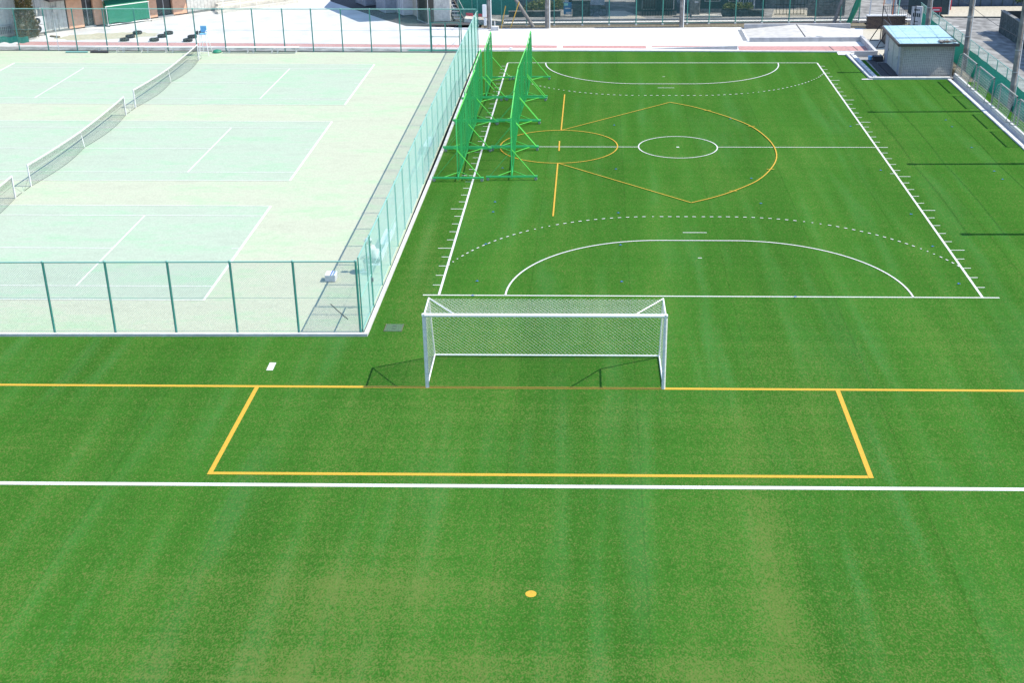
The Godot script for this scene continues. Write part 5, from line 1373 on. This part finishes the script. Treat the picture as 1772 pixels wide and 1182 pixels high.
# ---------------------------------------------------------------- near corner of the tennis courts
func court_corner():
	var lid := thing("drain_cover", "square green drain cover in the turf beside the goal", "drain cover", px(-1.24, -3.21))
	var q := MB.new(); q.cbox(Vector3(0, .008, 0), Vector3(.6, .03, .62), .006); obj("lid", q, M.green_lid, lid)
	for x in [-.31, .31]: q = MB.new(); q.box(Vector3(x, .012, 0), Vector3(.015, .03, .64)); obj("edge", q, M.dirt, lid)
	for z in [-.12, .1]: q = MB.new(); q.box(Vector3(0, .025, z), Vector3(.14, .006, .03)); obj("lift_slot", q, M.dark, lid)
	var bx := thing("cool_box", "white cool box with a blue stripe on the court near the corner", "box", px(-4.33, 1.3, .004))
	q = MB.new(); q.cbox(Vector3(0, .12, 0), Vector3(.4, .24, .44), .02); obj("body", q, M.house_white, bx)
	q = MB.new(); q.cbox(Vector3(0, .265, 0), Vector3(.42, .05, .46), .015); var ld := obj("lid", q, M.white, bx)
	q = MB.new(); q.box(Vector3(.03, .293, 0), Vector3(.05, .008, .46)); obj("stripe", q, M.blue_mark, ld)
	var stk := MB.new(); stk.path([px(-3.9, -1.1, .02), px(-3.5, -1.75, .02), px(-3.0, -2.5, .02)], .012, 5); tag(obj("stick", stk, M.wood), "thin brown stick lying on the court by the near corner", "stick")
	# benches with backs
	var proto: Node3D = null
	for e in [[2.75, "nearest white team bench, with the seated person, behind the long fence"], [5.1, "white team bench farther from the gate behind the long fence"], [19.5, "small white bench half way along the long fence"]]:
		if proto == null:
			proto = thing("team_bench", e[1], "bench", px(-2.72, e[0], .004), 0.0, "white team benches inside the long fence")
			for k in 4: q = MB.new(); q.cbox(Vector3(-.16 + k * .11, .42, 0), Vector3(.095, .03, 1.85), .008); obj("seat_slat", q, M.plastic_white, proto)
			for k in 2: q = MB.new(); q.cbox(Vector3(.24, .6 + k * .14, 0), Vector3(.03, .1, 1.85), .008); obj("back_slat", q, M.plastic_white, proto)
			for z in [-.75, .75]:
				for x in [-.14, .2]: q = MB.new(); q.bar(Vector3(x, 0, z), Vector3(x, .41, z), .022, 6); obj("leg", q, M.white, proto)
				q = MB.new(); q.bar(Vector3(.2, .4, z), Vector3(.26, .82, z), .02, 6); obj("back_post", q, M.white, proto)
		else: copy(proto, px(-2.72, e[0], .004), 0.0, e[1])
	var tw := MB.new(); tw.cbox(px(-2.72, 3.15, .45), Vector3(.34, .05, .5), .02); tag(obj("folded_towel", tw, M.shirt), "white folded towel on the bench beside the person", "towel")
	person()

# body from a smooth union of tapered capsules, meshed as surface nets
func nets(bones: Array, cell: float, k: float) -> MB:
	var lo := Vector3.ONE * 1e9; var hi := -lo
	for b in bones:
		for p in [b[0], b[1]]:
			var r: float = maxf(b[2], b[3]) + cell * 2
			lo = lo.min(p - Vector3.ONE * r); hi = hi.max(p + Vector3.ONE * r)
	var nx := int((hi.x - lo.x) / cell) + 2; var ny := int((hi.y - lo.y) / cell) + 2; var nz := int((hi.z - lo.z) / cell) + 2
	var f := PackedFloat32Array(); f.resize(nx * ny * nz); f.fill(1.0)
	for b in bones:
		var A: Vector3 = b[0]; var B: Vector3 = b[1]; var ra: float = b[2]; var rb: float = b[3]
		var rm := maxf(ra, rb) + cell * 2.5 + k
		var l2 := maxf((B - A).length_squared(), 1e-9)
		var a0 := ((A.min(B) - Vector3.ONE * rm) - lo) / cell; var a1 := ((A.max(B) + Vector3.ONE * rm) - lo) / cell
		for z in range(maxi(0, int(a0.z)), mini(nz - 1, int(a1.z)) + 1):
			for y in range(maxi(0, int(a0.y)), mini(ny - 1, int(a1.y)) + 1):
				for x in range(maxi(0, int(a0.x)), mini(nx - 1, int(a1.x)) + 1):
					var p := lo + Vector3(x, y, z) * cell
					var t := clampf((p - A).dot(B - A) / l2, 0, 1)
					var d := p.distance_to(A.lerp(B, t)) - lerpf(ra, rb, t)
					var i := (z * ny + y) * nx + x
					var h := clampf(.5 + .5 * (f[i] - d) / k, 0, 1)
					f[i] = lerpf(f[i], d, h) - k * h * (1 - h)
	var mb := MB.new(); var id := {}
	for z in nz - 1:
		for y in ny - 1:
			for x in nx - 1:
				var i := (z * ny + y) * nx + x
				var s := Vector3.ZERO; var c := 0
				var o := [i, i + 1, i + nx, i + nx + 1, i + nx * ny, i + nx * ny + 1, i + nx * ny + nx, i + nx * ny + nx + 1]
				for e in [[0, 1], [2, 3], [4, 5], [6, 7], [0, 2], [1, 3], [4, 6], [5, 7], [0, 4], [1, 5], [2, 6], [3, 7]]:
					var va := f[o[e[0]]]; var vb := f[o[e[1]]]
					if (va < 0) != (vb < 0):
						var t := va / (va - vb)
						s += Vector3(e[0] & 1, (e[0] >> 1) & 1, e[0] >> 2).lerp(Vector3(e[1] & 1, (e[1] >> 1) & 1, e[1] >> 2), t); c += 1
				if c:
					id[i] = mb.v.size()
					mb.v.append(lo + (Vector3(x, y, z) + s / c) * cell)
					mb.n.append(Vector3(f[o[1]] - f[o[0]] + f[o[7]] - f[o[6]], f[o[2]] - f[o[0]] + f[o[7]] - f[o[5]], f[o[4]] - f[o[0]] + f[o[7]] - f[o[3]]).normalized())
	for i in id:
		var st := [1, nx, nx * ny]
		for a in 3:
			var va := f[i]; var vb := f[i + st[a]]
			if (va < 0) != (vb < 0):
				var u: int = st[(a + 1) % 3]; var w: int = st[(a + 2) % 3]
				if id.has(i - u) and id.has(i - w) and id.has(i - u - w):
					var q := [id[i], id[i - u], id[i - u - w], id[i - w]]
					if va < 0: mb.ix.append_array(PackedInt32Array([q[0], q[2], q[1], q[0], q[3], q[2]]))
					else: mb.ix.append_array(PackedInt32Array([q[0], q[1], q[2], q[0], q[2], q[3]]))
	return mb

func person():
	# seated at the near end of the bench, facing the court (-x), leaning forward with forearms on the thighs
	var t := thing("person", "person in white shirt and cap seated on the nearest bench", "person", px(-2.72, 2.2, .004))
	var hip := Vector3(.02, .53, 0)
	var chest := Vector3(-.12, .95, 0); var neck := Vector3(-.18, 1.11, 0); var head := Vector3(-.24, 1.25, 0)
	var torso := [[hip, Vector3(-.04, .74, 0), .135, .13], [Vector3(-.04, .74, 0), chest, .13, .145], [Vector3(-.12, .99, -.12), Vector3(-.12, .99, .12), .085, .085]]
	var body := torso.duplicate()
	body.append([chest, neck, .09, .055]); body.append([neck, head, .055, .06])
	body.append([head + Vector3(.02, .03, 0), head + Vector3(-.02, .02, 0), .098, .094]); body.append([head + Vector3(-.05, -.03, 0), head + Vector3(-.06, -.06, 0), .07, .05])
	body.append([head + Vector3(-.11, -.0, 0), head + Vector3(-.125, -.02, 0), .018, .016])
	var arms := []; var thighs := []
	for s in [-1.0, 1.0]:
		body.append([head + Vector3(.01, .0, s * .095), head + Vector3(.01, -.03, s * .09), .018, .014])
		var sh := Vector3(-.13, .99, s * .18); var el := Vector3(-.24, .72, s * .24); var wr := Vector3(-.49, .6, s * .1)
		arms.append([sh, el, .056, .045]); body.append([sh, el, .05, .04]); body.append([el, wr, .04, .028])
		var hp := Vector3(.0, .5, s * .1); var kn := Vector3(-.43, .5, s * .14); var an := Vector3(-.4, .1, s * .13)
		thighs.append([hp, kn, .095, .075]); body.append([hp, kn, .085, .058]); body.append([kn, an, .056, .038])
		body.append([an, an + Vector3(-.03, -.05, 0), .04, .038])
	obj("body", nets(body, .016, .03), M.skin, t)
	for s in [-1.0, 1.0]:
		var w := Vector3(-.49, .6, s * .1)
		var hand := [[w, w + Vector3(-.075, -.02, -s * .015), .026, .024], [w + Vector3(-.06, -.02, s * .02), w + Vector3(-.075, -.02, -s * .035), .016, .016]]
		for k in 4:
			var b0 := w + Vector3(-.078, -.022, s * (.024 - k * .019)); var L: float = [.05, .058, .056, .044][k]
			hand.append([b0, b0 + Vector3(-L * .5, -.012, 0), .0085, .008]); hand.append([b0 + Vector3(-L * .5, -.012, 0), b0 + Vector3(-L * .8, -.045, 0), .008, .0065])
		hand.append([w + Vector3(-.03, -.005, -s * .028), w + Vector3(-.075, -.03, -s * .06), .011, .008])
		obj("hand", nets(hand, .006, .006), M.skin, t)
		var an := Vector3(-.4, .1, s * .13)
		obj("shoe", nets([[an + Vector3(.03, -.055, 0), an + Vector3(-.17, -.062, s * .02), .042, .034], [an + Vector3(0, -.02, 0), an + Vector3(-.05, -.045, 0), .045, .04]], .012, .02), M.white, t)
	var shirt := []
	for b in torso: shirt.append([b[0], b[1], b[2] + .018, b[3] + .018])
	for b in arms: shirt.append([b[0], b[0].lerp(b[1], .75), b[2] + .014, b[3] + .022])
	obj("shirt", nets(shirt, .018, .03), M.shirt, t)
	var sho := [[hip + Vector3(0, -.02, 0), hip + Vector3(-.02, .06, 0), .158, .152]]
	for b in thighs: sho.append([b[0], b[0].lerp(b[1], .9), b[2] + .012, b[3] + .022])
	obj("shorts", nets(sho, .018, .03), M.shorts, t)
	obj("hair", nets([[head + Vector3(.035, .045, 0), head + Vector3(-.02, .06, 0), .098, .088], [head + Vector3(.06, 0, 0), head + Vector3(.06, -.02, 0), .06, .05]], .012, .02), M.hair, t)
	obj("cap", nets([[head + Vector3(.03, .07, 0), head + Vector3(-.03, .075, 0), .1, .092], [head + Vector3(-.1, .05, -.03), head + Vector3(-.17, .035, 0), .02, .012], [head + Vector3(-.1, .05, .03), head + Vector3(-.17, .035, 0), .02, .012]], .012, .02), M.shirt, t)
